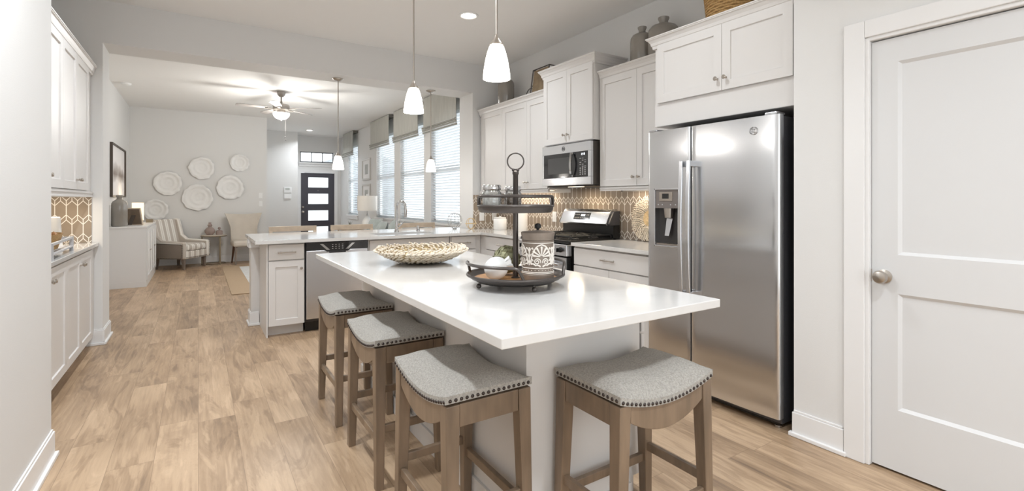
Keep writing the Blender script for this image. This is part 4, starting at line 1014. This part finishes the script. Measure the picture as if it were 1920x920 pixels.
# ================================================================== COUNTER ACCESSORIES
fc = thing('faucet', 'tall chrome gooseneck faucet at the sink', 'faucet', (1.985, 5.60, .9142))
MB().lathe([(.028, 0), (.028, .008), (.019, .02), (.017, .10), (.0155, .13)], n=20).build('base', M_chrome, fc)
pts = [(0, 0, .12), (0, 0, .25)]+[(.045*(1-cos(R(a)))*.55, -.075+.075*cos(R(a)), .29+.075*sin(R(a))) for a in range(0, 181, 15)]+[(.05, -.152, .27)]
MB().tube(pts, .015, 12).build('spout', M_chrome, fc)
MB().lathe([(.0145, .0), (.0165, .02), (.0185, .08), (.0165, .095)], (.051, -.154, .175), 16).build('spray_head', M_chrome, fc)
MB().tube([(.016, 0, .055), (.05, -.012, .085), (.075, -.02, .115)], .0075, 10, False, True, None, .0095).build('handle', M_chrome, fc)
ag = thing('air_gap', 'small chrome cylinder beside the faucet', 'air gap', (2.29, 5.69, .9142))
MB().lathe([(.026, 0), (.026, .006), (.019, .01), (.019, .052), (.016, .06), (0, .062)], n=20).build('cap', M_chrome, ag)
def wire_sphere(x, y, r, m, label, rings, tw, base):
    t = thing('wire_sphere', label, 'ornament', (x, y, .9142))
    zc = r+(.012 if base else .0+tw)
    mb = MB()
    if rings == 'wire':
        for k in range(6):
            a = pi*k/6; mb.tube([(r*cos(b)*cos(a), r*cos(b)*sin(a), zc+r*sin(b)) for b in [2*pi*i/32 for i in range(32)]], tw, 6, True)
    else:
        for k in range(2):
            a = pi*k/2+.55; mb.tube([(r*cos(b)*cos(a), r*cos(b)*sin(a), zc+r*sin(b)) for b in [2*pi*i/32 for i in range(32)]], tw, 6, True)
        mb.tube([(r*cos(b), r*sin(b), zc) for b in [2*pi*i/32 for i in range(32)]], tw, 6, True)
        mb.tube([(-r*1.08*cr_, -r*1.08*cc, zc), (r*1.08*cr_, r*1.08*cc, zc)], tw*.8, 6)
    mb.build('hoops', m, t)
    if base: MB().lathe([(.03, 0), (.03, .006), (.012, .012)], n=16).build('foot', m, t)
wire_sphere(2.815, 5.74, .098, M_chrome, 'open chrome wire globe on the counter by the jamb', 'wire', .0022, True)
wire_sphere(2.955, 5.55, .070, M_straw, 'small tan wooden hoop globe on the counter corner', 'wood', .0045, False)
def lid_jar(x, y, r, h, label):
    t = thing('canister', label, 'canister', (x, y, .9142))
    MB().lathe([(0, 0), (r*.94, 0), (r, .008), (r, h*.80), (r*.9, h*.86), (0, h*.86)], n=32).build('body', M_white, t)
    l = MB().lathe([(r*.86, h*.862), (r*.92, h*.88), (r*.9, h*.95), (r*.3, h*.985), (0, h*.985)], n=32).build('lid', M_white, t)
    MB().lathe([(.010, h*.985), (.016, h*1.02), (.012, h*1.05), (0, h*1.06)], n=14).build('lid_knob', M_white, l)
lid_jar(3.225, 5.27, .085, .165, 'squat white lidded canister in the counter corner')
lid_jar(3.26, 4.86, .088, .285, 'tall white lidded canister left of the range')
def outlet(loc, rz, label, sw=False, cat='outlet', name='wall_outlet'):
    t = thing(name, label, cat, loc, rz)
    MB().box(-.036, .036, -.006, 0, -.058, .058).build('cover_plate', M_whitep, t, bevel=.002)
    if sw: MB().box(-.016, .016, -.010, -.006, -.033, .033).build('rocker', M_whitep, t)
    else:
        for z in (-.022, .022): MB().box(-.015, .015, -.0085, -.006, z-.014, z+.014).build('socket', M_whitep, t)
outlet((3.16, YB-.0095, 1.075), PW, 'left white outlet on the tile by the opening')
outlet((3.35, YB-.0095, 1.075), PW, 'right white outlet on the tile by the opening')
outlet((XR-.0095, 4.42, 1.10), RW, 'white outlet on the tile left of the range')
outlet((1.13, YF-.0005, 1.39), PW, 'upper white switch on the living room end wall', True, 'switch', 'light_switch')
outlet((1.13, YF-.0005, 1.215), PW, 'lower white switch on the living room end wall', True, 'switch', 'light_switch')
outlet((.40, YF-.0005, .42), PW, 'white outlet low on the wall between the two chairs')
th = thing('thermostat', 'white thermostat on the hall wall', 'thermostat', (1.955, 13.7995, 1.555))
MB().box(-.09, .09, -.022, 0, -.07, .07).build('case', M_whitep, th, bevel=.004); MB().box(-.06, .045, -.0235, -.022, -.005, .05).build('screen', mat('lcd', '#b9bdb8', .3), th)
kp = thing('wall_keypad', 'blank white panel below the thermostat', 'panel', (1.955, 13.7995, 1.385)); MB().box(-.085, .085, -.018, 0, -.06, .06).build('case', M_whitep, kp, bevel=.004)
MB().box(-.07, .07, -.0195, -.018, -.045, .0).build('cover', M_whitep, kp)
# woven charger leaning by the refrigerator
wc = thing('woven_charger', 'round fringed woven charger leaning on the tile', 'wall decor', (3.372, 2.985, .9146), RW)
tl = R(-8); Mx = Matrix.Rotation(tl, 4, 'X') @ Matrix.Translation((0, 0, .215))
MB().lathe([(0, -.002), (.145, -.002), (.145, .010), (0, .010)], n=40, axis='y', M=Mx).build('backing', M_natural, wc)
mb = MB()
for k in range(6): mb.tube([((.010+.0105*k)*cos(2*pi*j/28), -.009, (.012+.011*k)*sin(2*pi*j/28)) for j in range(28)], .006, 5, True, True, Mx)
mb.build('straw_centre', M_straw, wc, fix=False)
mb = MB(); rn = random.Random(5)
for (r0, n) in ((.072, 34), (.095, 38), (.118, 44), (.141, 50), (.164, 56)):
    for k in range(n):
        a = 2*pi*(k+rn.random()*.4)/n; a2 = a+.10
        mb.tube([(r0*cos(a), -.006, r0*sin(a)), ((r0+.022)*cos(a+.03), -.024, (r0+.022)*sin(a+.03)), ((r0+.040+.012*rn.random())*cos(a2), -.012-.012*rn.random(), (r0+.044)*sin(a2))], .0062, 5, False, True, Mx, .004)
mb.build('fringe', M_natural, wc, fix=False)
# left counter items
M_trayp = mat('grey_painted_wood', '#bdbcbd', .5)
tr = thing('serving_tray', 'small grey white slatted tray stand on the left counter', 'tray', (-.875, 4.47, .9142), R(2))
mb = MB()
for sx in (-.09, .09):
    for sy in (-.37, .37): MB().box(sx-.011, sx+.011, sy-.011, sy+.011, 0, .105).build('leg', M_trayp, tr)
mb.box(-.10, .10, -.38, .38, .028, .038)
mb.build('board', M_trayp, tr)
MB().box(-.097, -.083, -.36, .36, .088, .104).box(.083, .097, -.36, .36, .088, .104).box(-.083, .083, -.378, -.364, .088, .104).box(-.083, .083, .364, .378, .088, .104).build('rail', M_trayp, tr)
bk = thing('wood_bead_basket', 'tan woven basket of wooden curls in the tray', 'basket', (-.875, 4.50, .9142+.0385))
MB().lathe([(0, 0), (.055, .002), (.068, .05), (.078, .105), (.074, .105), (.063, .05), (.05, .012), (0, .010)], n=28, sy=3.2).build('bowl', M_seagrass, bk)
mb = MB(); rn = random.Random(9)
for k in range(26):
    a = rn.random()*2*pi; rr = .05*rn.random()**.5; mb.tube([(rr*cos(a)+.02*cos(t), 3*rr*sin(a)+.03*sin(t), .085+.02*rn.random()+.008*sin(2*t+k)) for t in [R(i*40) for i in range(7)]], .007, 5)
mb.build('curls', M_wood, bk)
vs_ = thing('vase', 'white tapered ceramic vase behind the basket on the left counter', 'vase', (-.955, 5.12, .9142))
MB().lathe([(0, 0), (.058, 0), (.06, .01), (.052, .14), (.046, .24), (.040, .245), (.036, .235), (.045, .1), (0, .02)], n=28).build('body', M_white, vs_)
# ---- tops of the right upper cabinets
def bottle(x, y, z, r, h, label, m=M_greyc, nk=.3, grp=None):
    t = thing('ceramic_bottle', label, 'vase', (x, y, z), 0, grp)
    MB().lathe([(0, 0), (r*.93, 0), (r, r*.1), (r, h*.66), (r*.965, h*.735), (r*.82, h*.80), (r*.52, h*.842), (r*nk, h*.868), (r*nk*.93, h*.91), (r*nk*1.22, h*.965), (r*nk*1.22, h*.99), (r*nk*1.0, h), (r*nk*.75, h*.985), (r*nk*.6, h*.9), (0, h*.85)], n=40).build('body', m, t)
bottle(3.285, 2.97, 2.421, .104, .395, 'grey glazed bottle above the cabinets, left one beside refrigerator cabinet')
bottle(3.285, 2.735, 2.421, .128, .405, 'wider grey glazed bottle half hidden by the refrigerator cabinet crown')
bottle(3.27, 5.20, 2.421, .105, .47, 'grey glazed bottle alone on the far corner cabinet')
ln = thing('lantern', 'dark geometric frame with brown panel leaning on the corner cabinet', 'lantern', (3.29, 4.52, 2.4212), RW)
mb = MB(); sk_ = Matrix.Rotation(R(14), 4, 'Y')
P8 = [(-.06, -.09), (.24, -.09), (.24, .09), (-.06, .09)]
lo_ = [(p[0]+.0, p[1], .006) for p in P8]; hi_ = [(p[0]+.075, p[1], .34) for p in P8]
for a in range(4):
    mb.tube([lo_[a], lo_[(a+1) % 4]], .007, 6); mb.tube([hi_[a], hi_[(a+1) % 4]], .007, 6); mb.tube([lo_[a], hi_[a]], .007, 6)
mid = [tuple((lo_[a][k]+hi_[a][k])/2 for k in range(3)) for a in range(4)]
mb.tube([mid[0], mid[3]], .006, 6)
mb.build('frame', M_bronze, ln)
MB().add([(-.04, -.085, .02), (.24, -.085, .02), (.31, -.085, .33), (.03, -.085, .33), (-.04, -.079, .02), (.24, -.079, .02), (.31, -.079, .33), (.03, -.079, .33)], [(0, 1, 2, 3), (7, 6, 5, 4), (0, 4, 5, 1), (1, 5, 6, 2), (2, 6, 7, 3), (3, 7, 4, 0)]).build('panel', mat('brown_print', '#8a775d', .7, var=.25, vscale=12), ln)
rg_ = thing('metal_ring', 'thin metal ring standing beside the dark frame', 'ornament', (3.29, 4.69, 2.4212), RW)
MB().tube([(.09*cos(2*pi*j/32), 0, .094+.09*sin(2*pi*j/32)) for j in range(32)], .0045, 6, True).build('ring', M_bronze, rg_)
MB().box(-.03, .03, -.03, .03, 0, .006).build('foot', M_bronze, rg_)
bs = thing('storage_basket', 'tan woven basket on top of the refrigerator cabinet', 'basket', (3.06, 1.95, 2.4165))
mb = MB()
for k in range(16): 
    z = .009+k*.0175
    mb.tube([((.15+.0015*k)*(1.0 if abs(cos(a))<.9 else 1)*cos(a)*1.05, (.16+.002*k)*sin(a), z+.003*sin(a*14+k*pi)) for a in [2*pi*j/48 for j in range(48)]], .0105, 6, True)
mb.build('weave', M_seagrass, bs)
MB().lathe([(0, .002), (.145, .002), (.150, .27), (.145, .27), (.138, .008), (0, .008)], n=32).build('lining', M_seagrass, bs)

# ================================================================== LIVING ROOM
cz = thing('sideboard', 'white sideboard along the living room left wall', 'sideboard', (-.655, 9.03, 0), LW)
MB().box(0, 1.78, 0, .43, .085, .872).build('body', M_trim, cz)
MB().box(-.008, 1.79, -.012, .435, .873, .90).build('top', M_trim, cz, bevel=.003)
MB().box(-.004, 1.784, -.006, .434, .001, .084).build('plinth', M_trim, cz)
for i in range(4):
    do = MB().panel(.02+i*.437, .452+i*.437, .10, .86, -.018, .017, [(.075+i*.437, .397+i*.437, .155, .805)], rec=.012).build('door', M_trim, cz)
    MB().ball((.43+i*.437-(.385 if i % 2 else 0), -.026, .52), .011, 10, 6).build('knob', M_nickel, do)
bottle(-.985, 9.22, .9005, .098, .465, 'tall grey glazed bottle on the near end of the sideboard', nk=.36)
pf = thing('picture_frame', 'brown picture frame seen from behind on the sideboard', 'picture frame', (-.83, 9.60, .9035), R(152))
Mx = Matrix.Rotation(R(-14), 4, 'X')
MB().box(-.10, .10, -.008, .008, .004, .255, Mx).build('back_board', M_frame, pf)
MB().box(-.115, -.10, -.011, .011, .0, .27, Mx).box(.10, .115, -.011, .011, .0, .27, Mx).box(-.10, .10, -.011, .011, .255, .27, Mx).box(-.10, .10, -.011, .011, .0, .013, Mx).build('frame', M_ltwood, pf)
MB().add([(-.03, .012, .20), (.03, .012, .20), (.03, .125, .005), (-.03, .125, .005), (-.03, .018, .20), (.03, .018, .20), (.03, .131, .005), (-.03, .131, .005)], [(0, 1, 2, 3), (7, 6, 5, 4), (0, 4, 5, 1), (1, 5, 6, 2), (2, 6, 7, 3), (3, 7, 4, 0)]).build('easel_leg', M_framed, pf)
la = thing('accent_lamp', 'small lamp with lit rectangular shade on the sideboard', 'lamp', (-.86, 10.35, .9003))
MB().box(-.05, .05, -.05, .05, 0, .012).tube([(0, 0, .01), (0, 0, .16)], .008, 8).build('base', M_gold, la)
MB().box(-.075, .075, -.075, .075, .05, .345).build('shade', M_lshade_lit, la)
l = bpy.data.lights.new('accent_bulb', 'POINT'); l.energy = 2.5; l.shadow_soft_size = .1; l.color = (1, .82, .58)
o = bpy.data.objects.new('accent_bulb', l); COL.objects.link(o); o.parent = la; o.location = (0, 0, .42)
bx = thing('brass_box', 'small brass open box at the far end of the sideboard', 'box', (-.72, 10.62, .9003))
MB().box(-.05, .05, -.045, -.037, 0, .055).box(-.05, .05, .037, .045, 0, .055).box(-.05, -.042, -.037, .037, 0, .055).box(.042, .05, -.037, .037, 0, .055).box(-.042, .042, -.037, .037, 0, .006).build('sides', M_gold, bx)
# wall art
wa = thing('wall_art', 'tall pale abstract art with dark frame above the sideboard', 'picture', (-1.1085, 10.12, 1.75), LW)
MB().box(-.80, -.775, -.035, 0, -.41, .41).box(.775, .80, -.035, 0, -.41, .41).box(-.775, .775, -.035, 0, .385, .41).box(-.775, .775, -.035, 0, -.41, -.385).build('frame', M_framed, wa)
def artmat():
    m = bpy.data.materials.new('abstract_wash'); m.use_nodes = True; nt = m.node_tree; b = nt.nodes['Principled BSDF']
    tc = nt.nodes.new('ShaderNodeTexCoord'); n = nt.nodes.new('ShaderNodeTexNoise'); n.inputs['Scale'].default_value = 2.2; n.inputs['Detail'].default_value = 6; nt.links.new(tc.outputs['Object'], n.inputs['Vector'])
    sp = nt.nodes.new('ShaderNodeSeparateXYZ'); nt.links.new(tc.outputs['Object'], sp.inputs[0]); N = NM(nt)
    v = N('ADD', N('MULTIPLY', n.outputs[0], .5), N('MULTIPLY', N('ABSOLUTE', N('ADD', sp.outputs[2], .05)), 1.1))
    cr = nt.nodes.new('ShaderNodeValToRGB'); cr.color_ramp.elements[0].position = .26; cr.color_ramp.elements[0].color = (*lin('#8a7f78'), 1); cr.color_ramp.elements[1].position = .42; cr.color_ramp.elements[1].color = (*lin('#e9e6e6'), 1)
    nt.links.new(v, cr.inputs[0]); nt.links.new(cr.outputs[0], b.inputs['Base Color']); b.inputs['Roughness'].default_value = .7
    return m
MB().box(-.775, .775, -.012, -.002, -.385, .385).build('canvas', artmat(), wa)
# plates on the end wall
def plate(x, z, r, seed, label, rot):
    rn = random.Random(seed); ph = rn.random()*6; lob = rn.choice((9, 10, 11))
    def f(u, v):
        a = 2*pi*u; rad = r*v*(1+v**6*(.022*sin(lob*a+ph)+.016*sin((lob+5)*a+2*ph)+.02*sin(3*a+ph*2)))
        d = .012+.035*v**1.6+.006*sin(v*17+.9*sin(a+ph))*v+.006*v**6*sin(lob*a+ph+1.2)
        return (rad*cos(a), -d, rad*sin(a))
    t = thing('wall_plate', label, 'plate', (x, YF-.0005, z), 0, 'white ruffled plates on the end wall')
    t.rotation_euler = (0, rot, 0)
    mb = MB().grid(f, 72, 22, True, True).grid(lambda u, v: (lambda p: (p[0]*.985, p[1]+.006, p[2]*.985))(f(u, v)), 72, 22, True, True)
    mb.build('dish', M_plate, t, fix=False)
    MB().lathe([(.05, -.008), (.05, 0)], n=20, axis='y').build('hanger', M_plate, t)
for i, (x, z, r, lab) in enumerate(((-.502, 1.622, .232, 'white ruffled plate at the left of the upper zigzag, above the lowest plate'), (.06, 1.94, .222, 'white ruffled plate at the top middle of the group'),
        (-.012, 1.343, .262, 'largest white ruffled plate at the bottom middle of the group'), (.562, 1.556, .248, 'white ruffled plate on the right, below the smallest'), (.735, 2.075, .178, 'smallest white ruffled plate at the upper right'), (-.70, 1.10, .205, 'white ruffled plate lowest on the left behind the armchair'))):
    plate(x, z, r, 40+i, lab, .3*i)
# striped armchair
ac = thing('armchair', 'striped upholstered armchair with nailhead trim', 'armchair', (-.285, 11.20, 0), R(52))
MB().box(-.30, .30, -.33, .30, .20, .345).build('seat_base', M_stripe, ac, bevel=.02)
MB().box(-.245, .245, -.35, .22, .346, .47).build('seat_cushion', M_stripe, ac, bevel=.045)
def tilt(a, z0): return Matrix.Translation((0, .20, z0)) @ Matrix.Rotation(R(a), 4, 'X') @ Matrix.Translation((0, -.20, -z0))
mb = MB().prism([(-.27, .346), (.27, .346), (.31, .72), (.325, .90), (.28, .945), (-.28, .945), (-.325, .90), (-.31, .72)], .20, .33, 'y', False, tilt(-13, .35))
mb.build('backrest', M_stripe, ac, bevel=.03)
for s in (-1, 1):
    MB().prism([(-.34, .20), (.30, .20), (.36, .62), (.40, .93), (.28, .93), (.20, .62), (.10, .54), (-.34, .515)], s*.255, s*.345, 'x').build('arm', M_stripe, ac, bevel=.03)
    sp2 = MB().prism([(-.32, .215), (.29, .215), (.32, .49), (.05, .49), (-.32, .47)], s*.3455, s*.352, 'x').build('side_panel', M_taupe, ac)
    mb = MB()
    for (p, q) in (((-.32, .215), (.29, .215)), ((-.32, .215), (-.32, .47)), ((-.32, .47), (.31, .49))):
        n = int(sqrt((p[0]-q[0])**2+(p[1]-q[1])**2)/.03)
        for i in range(n): mb.ball((s*.353, p[0]+(q[0]-p[0])*i/n, p[1]+(q[1]-p[1])*i/n), .008, 6, 4)
    mb.build('nailhead_trim', M_nail, ac)
mb = MB()
for i in range(20): mb.ball((-.29+.58*i/19, -.331, .225), .008, 6, 4)
mb.build('nailhead_trim', M_nail, ac)
for sx in (-.26, .26):
    for sy in (-.27, .25): MB().bar((sx*1.02, sy*1.05, 0), (sx, sy, .199), .032, .032, .055, .055).build('leg', M_greyleg, ac, bevel=.004)
# side table
stb = thing('side_table', 'small oval brass side table between the two chairs', 'table', (.265, 11.50, 0))
MB().lathe([(0, .575), (.222, .575), (.225, .580), (.225, .592), (0, .592)], n=40, sy=.85).build('tabletop', mat('table_stone', '#cfc5b8', .3), stb)
MB().tube([(.222*cos(a), .19*sin(a), .566) for a in [2*pi*j/40 for j in range(40)]], .010, 6, True).build('apron_ring', M_gold, stb)
for a in (60, 180, 300):
    MB().box(.205*cos(R(a))-.014, .205*cos(R(a))+.014, .175*sin(R(a))-.006, .175*sin(R(a))+.006, .001, .565).build('leg', M_gold, stb)
MB().tube([(.205*cos(a), .175*sin(a), .018) for a in [2*pi*j/40 for j in range(40)]], .008, 6, True).build('base_ring', M_gold, stb)
v1 = thing('gourd_vase', 'taller mauve clay gourd vase on the side table', 'vase', (.195, 11.50, .5922))
MB().lathe([(0, 0), (.05, 0), (.085, .04), (.092, .085), (.07, .13), (.034, .155), (.030, .165), (.042, .185), (.042, .20), (.026, .215), (.022, .235), (.028, .247), (.02, .248), (0, .23)], n=28).build('body', M_mauve, v1)
v2 = thing('clay_jar', 'shorter mauve clay jar with ball lid on the side table', 'jar', (.355, 11.47, .5922))
MB().lathe([(0, 0), (.055, 0), (.062, .02), (.062, .075), (.04, .09), (0, .092)], n=24).build('body', M_mauve, v2)
MB().lathe([(.014, .092), (.012, .105), (.026, .12), (.026, .14), (.012, .155), (0, .157)], n=16).build('lid', M_mauve, v2)
# wing chair
wg = thing('wing_chair', 'beige wing side chair with walnut legs', 'chair', (.81, 11.28, 0), R(4))
def wf(u, v, o=0):
    t = v; w = .235+.015*t+.20*max(0, t-.55); x = (u-.5)*2*w; curve = -.11*(abs(u-.5)*2)**3.5*(1-.4*t)
    return (x, .24+curve+.06*t+o, .40+.60*t+.022*(abs(u-.5)*2)**2*t)
mb = MB().grid(lambda u, v: wf(u, v), 24, 12).grid(lambda u, v: wf(u, v, .065), 24, 12)
for e in (0, 1): mb.grid(lambda u, v, e=e: wf(e, u, .065*v), 12, 2); mb.grid(lambda u, v, e=e: wf(u, e, .065*v), 24, 2)
mb.build('backrest', M_beige, wg)
MB().box(-.25, .25, -.28, .235, .36, .48).build('seat', M_beige, wg, bevel=.04)
for sx in (-.20, .20):
    MB().bar((sx*1.05, -.25, 0), (sx, -.22, .365), .022, .022, .042, .042).build('leg', M_greyleg, wg)
    MB().bar((sx*1.08, .25, 0), (sx*.92, .17, .365), .022, .022, .045, .045).build('leg', M_brown, wg)
# rug
rg2 = thing('area_rug', 'tan bordered rug on the living room floor', 'rug', (1.41, 9.28, 0))
MB().box(-1.03, 1.03, -1.68, 1.68, .001, .010).build('border', M_rug, rg2)
MB().box(-.75, 1.029, -1.40, 1.40, .0101, .0125).build('field', M_rugw, rg2)
# sofa with cushions
sf = thing('sofa', 'grey sofa under the living room windows', 'sofa', (2.93, 8.75, 0), RW)
MB().box(-1.1, 1.1, -.40, .42, .10, .30).build('frame', M_sofa, sf, bevel=.03)
for x in (-.55, .55): MB().box(x-.445, x+.445, -.42, .20, .305, .45).build('seat_cushion', M_sofa, sf, bevel=.04)
for x in (-.55, .55): MB().box(x-.445, x+.445, .20, .41, .42, .80).build('back_cushion', M_sofa, sf, bevel=.06)
for x in (-1.0, 1.0): MB().box(x-.10, x+.10, -.42, .42, .302, .62).build('arm', M_sofa, sf, bevel=.05)
for x in (-1.0, 1.0):
    for y in (-.35, .36): MB().bar((x, y, 0), (x, y, .10), .04, .04).build('leg', M_brown, sf)
def cushion(x, y, z, s, rz, tx, label):
    t = thing('throw_cushion', label, 'cushion', (x, y, z), rz, None); t.rotation_euler = (R(tx), 0, rz)
    def f(sg):
        def g(u, v):
            a, b = u*2-1, v*2-1; th = .075*((1-a**4)*(1-b**4))**.6
            k = 1-.06*(1-abs(a))*abs(b)-.0
            return (a*s/2*(1-.05*(1-b*b)), sg*th, s/2+b*s/2*(1-.05*(1-a*a)))
        return g
    MB().grid(f(-1), 16, 16).grid(f(1), 16, 16).build('cover', M_pillow, t)
    MB().tube([f(1)(i/12, 0) for i in range(13)]+[f(1)(1, i/12) for i in range(1, 13)]+[f(1)(1-i/12, 1) for i in range(1, 13)]+[f(1)(0, 1-i/12) for i in range(1, 12)], .006, 5, True).build('piping', M_sofa, t)
cushion(2.76, 9.31, .458, .50, R(-82), -18, 'grey green cushion at the far end of the sofa')
cushion(2.68, 8.72, .458, .48, R(-95), -22, 'grey green cushion second from the far sofa end')
cushion(2.72, 8.19, .458, .52, R(-100), -20, 'large grey patterned cushion behind the faucet')
# end table with table lamp
et = thing('end_table', 'round dark end table beyond the sofa', 'table', (3.05, 10.35, 0))
MB().lathe([(0, .58), (.25, .58), (.25, .605), (0, .605)], n=32).build('tabletop', M_greyleg, et)
MB().lathe([(.16, 0), (.16, .02), (.03, .04), (.03, .579)], n=20).build('pedestal', M_greyleg, et)
tl_ = thing('table_lamp', 'white ceramic table lamp with drum shade by the window', 'lamp', (3.02, 10.35, .6055))
MB().lathe([(0, 0), (.06, 0), (.065, .02), (.10, .08), (.118, .16), (.10, .25), (.05, .32), (.03, .36), (.02, .38), (.008, .40), (.008, .50)], n=28).build('base', M_white, tl_)
MB().lathe([(.205, .46), (.205, .775), (.200, .775), (.200, .46)], n=40).build('drum_shade', M_lshade, tl_)
MB().lathe([(.0, .775), (.02, .778), (.022, .80), (.0, .82)], n=12).build('finial', M_white, tl_)
# pictures on the window wall
for z, lab in ((2.04, 'upper small silver framed print between the windows'), (1.42, 'lower small silver framed print between the windows, behind lamp')):
    t = thing('picture_frame', lab, 'picture frame', (XR-.0005, 11.86, z), RW)
    MB().box(-.33, -.29, -.025, 0, -.26, .26).box(.29, .33, -.025, 0, -.26, .26).box(-.29, .29, -.025, 0, .22, .26).box(-.29, .29, -.025, 0, -.26, -.22).build('frame', M_silver, t)
    MB().box(-.29, .29, -.010, -.001, -.22, .22).build('mat_board', M_paper, t)
    MB().box(-.13, .13, -.0115, -.0101, -.12, .12).build('print', mat('grey_print', '#b5b6b3', .8, var=.15, vscale=9), t)
# console with plant in front of entry window
pl = thing('potted_plant', 'small dark spiky plant on the narrow window ledge table', 'plant', (3.02, 11.75, .62))
MB().lathe([(0, 0), (.04, 0), (.05, .07), (.046, .07), (0, .06)], n=16).build('pot', M_white, pl)
mb = MB(); rn = random.Random(2)
for k in range(12):
    a = 2*pi*k/12; tlt = .03+.05*rn.random(); mb.add([(.01*cos(a+1.5), .01*sin(a+1.5), .06), (.01*cos(a-1.5), .01*sin(a-1.5), .06), (tlt*cos(a), tlt*sin(a), .15+.05*rn.random()), (0, 0, .065)], [(0, 1, 2), (1, 3, 2), (3, 0, 2)])
mb.build('leaves', M_plant, pl)
ctb = thing('console_table', 'pale console table holding the spiky plant', 'table', (3.02, 11.75, 0))
MB().box(-.2, .2, -.45, .45, .58, .619).build('tabletop', M_ltwood, ctb)
for sx in (-.17, .17):
    for sy in (-.41, .41): MB().bar((sx, sy, 0), (sx, sy, .579), .03, .03).build('leg', M_ltwood, ctb)
# bar chairs behind the peninsula
def make_barchair():
    t = thing('bar_chair', 'x', 'stool', (0, 0, 0))
    MB().box(-.24, .24, -.20, .22, .60, .66).build('seat', M_beige, t, bevel=.02)
    for sx in (-.225, .225):
        MB().bar((sx, .24, 0), (sx, .215, .60), .036, .036).bar((sx, .215, .60), (sx*1.12, .30, .915), .036, .03).build('back_post', M_ltwood, t)
        MB().bar((sx, -.20, 0), (sx, -.18, .599), .036, .036).build('leg', M_ltwood, t)
    for s in (0,):
        mb = MB(); n = 12
        for z0, z1 in ((.905, .968), (.80, .835)):
            pts = [(-.272+.544*i/n, .31+.03*sin(pi*i/n)) for i in range(n+1)]; poly = [(x, y-.013) for x, y in pts]+[(x, y+.013) for x, y in reversed(pts)]
            mb = MB().prism(poly, z0, z1, 'z'); mb.build('back_rail' if z0 > .85 else 'lower_rail', M_ltwood, t, bevel=.003)
    for z, y in ((.22, -.19), (.22, .23)): MB().box(-.207, .207, y-.01, y+.01, z-.015, z+.015).build('stretcher', M_ltwood, t)
    return t
b0 = make_barchair()
for i, (x, lab) in enumerate(((.985, 'pale wood bar chair nearest the peninsula end'), (1.70, 'pale wood bar chair in the middle, in front of the entry door'), (2.60, 'pale wood bar chair closest to the windows'))):
    o = b0 if i == 0 else copy_tree(b0)
    o.location = (x, 6.20, 0); tag(o, lab, 'stool', 'pale wood bar chairs behind the peninsula')
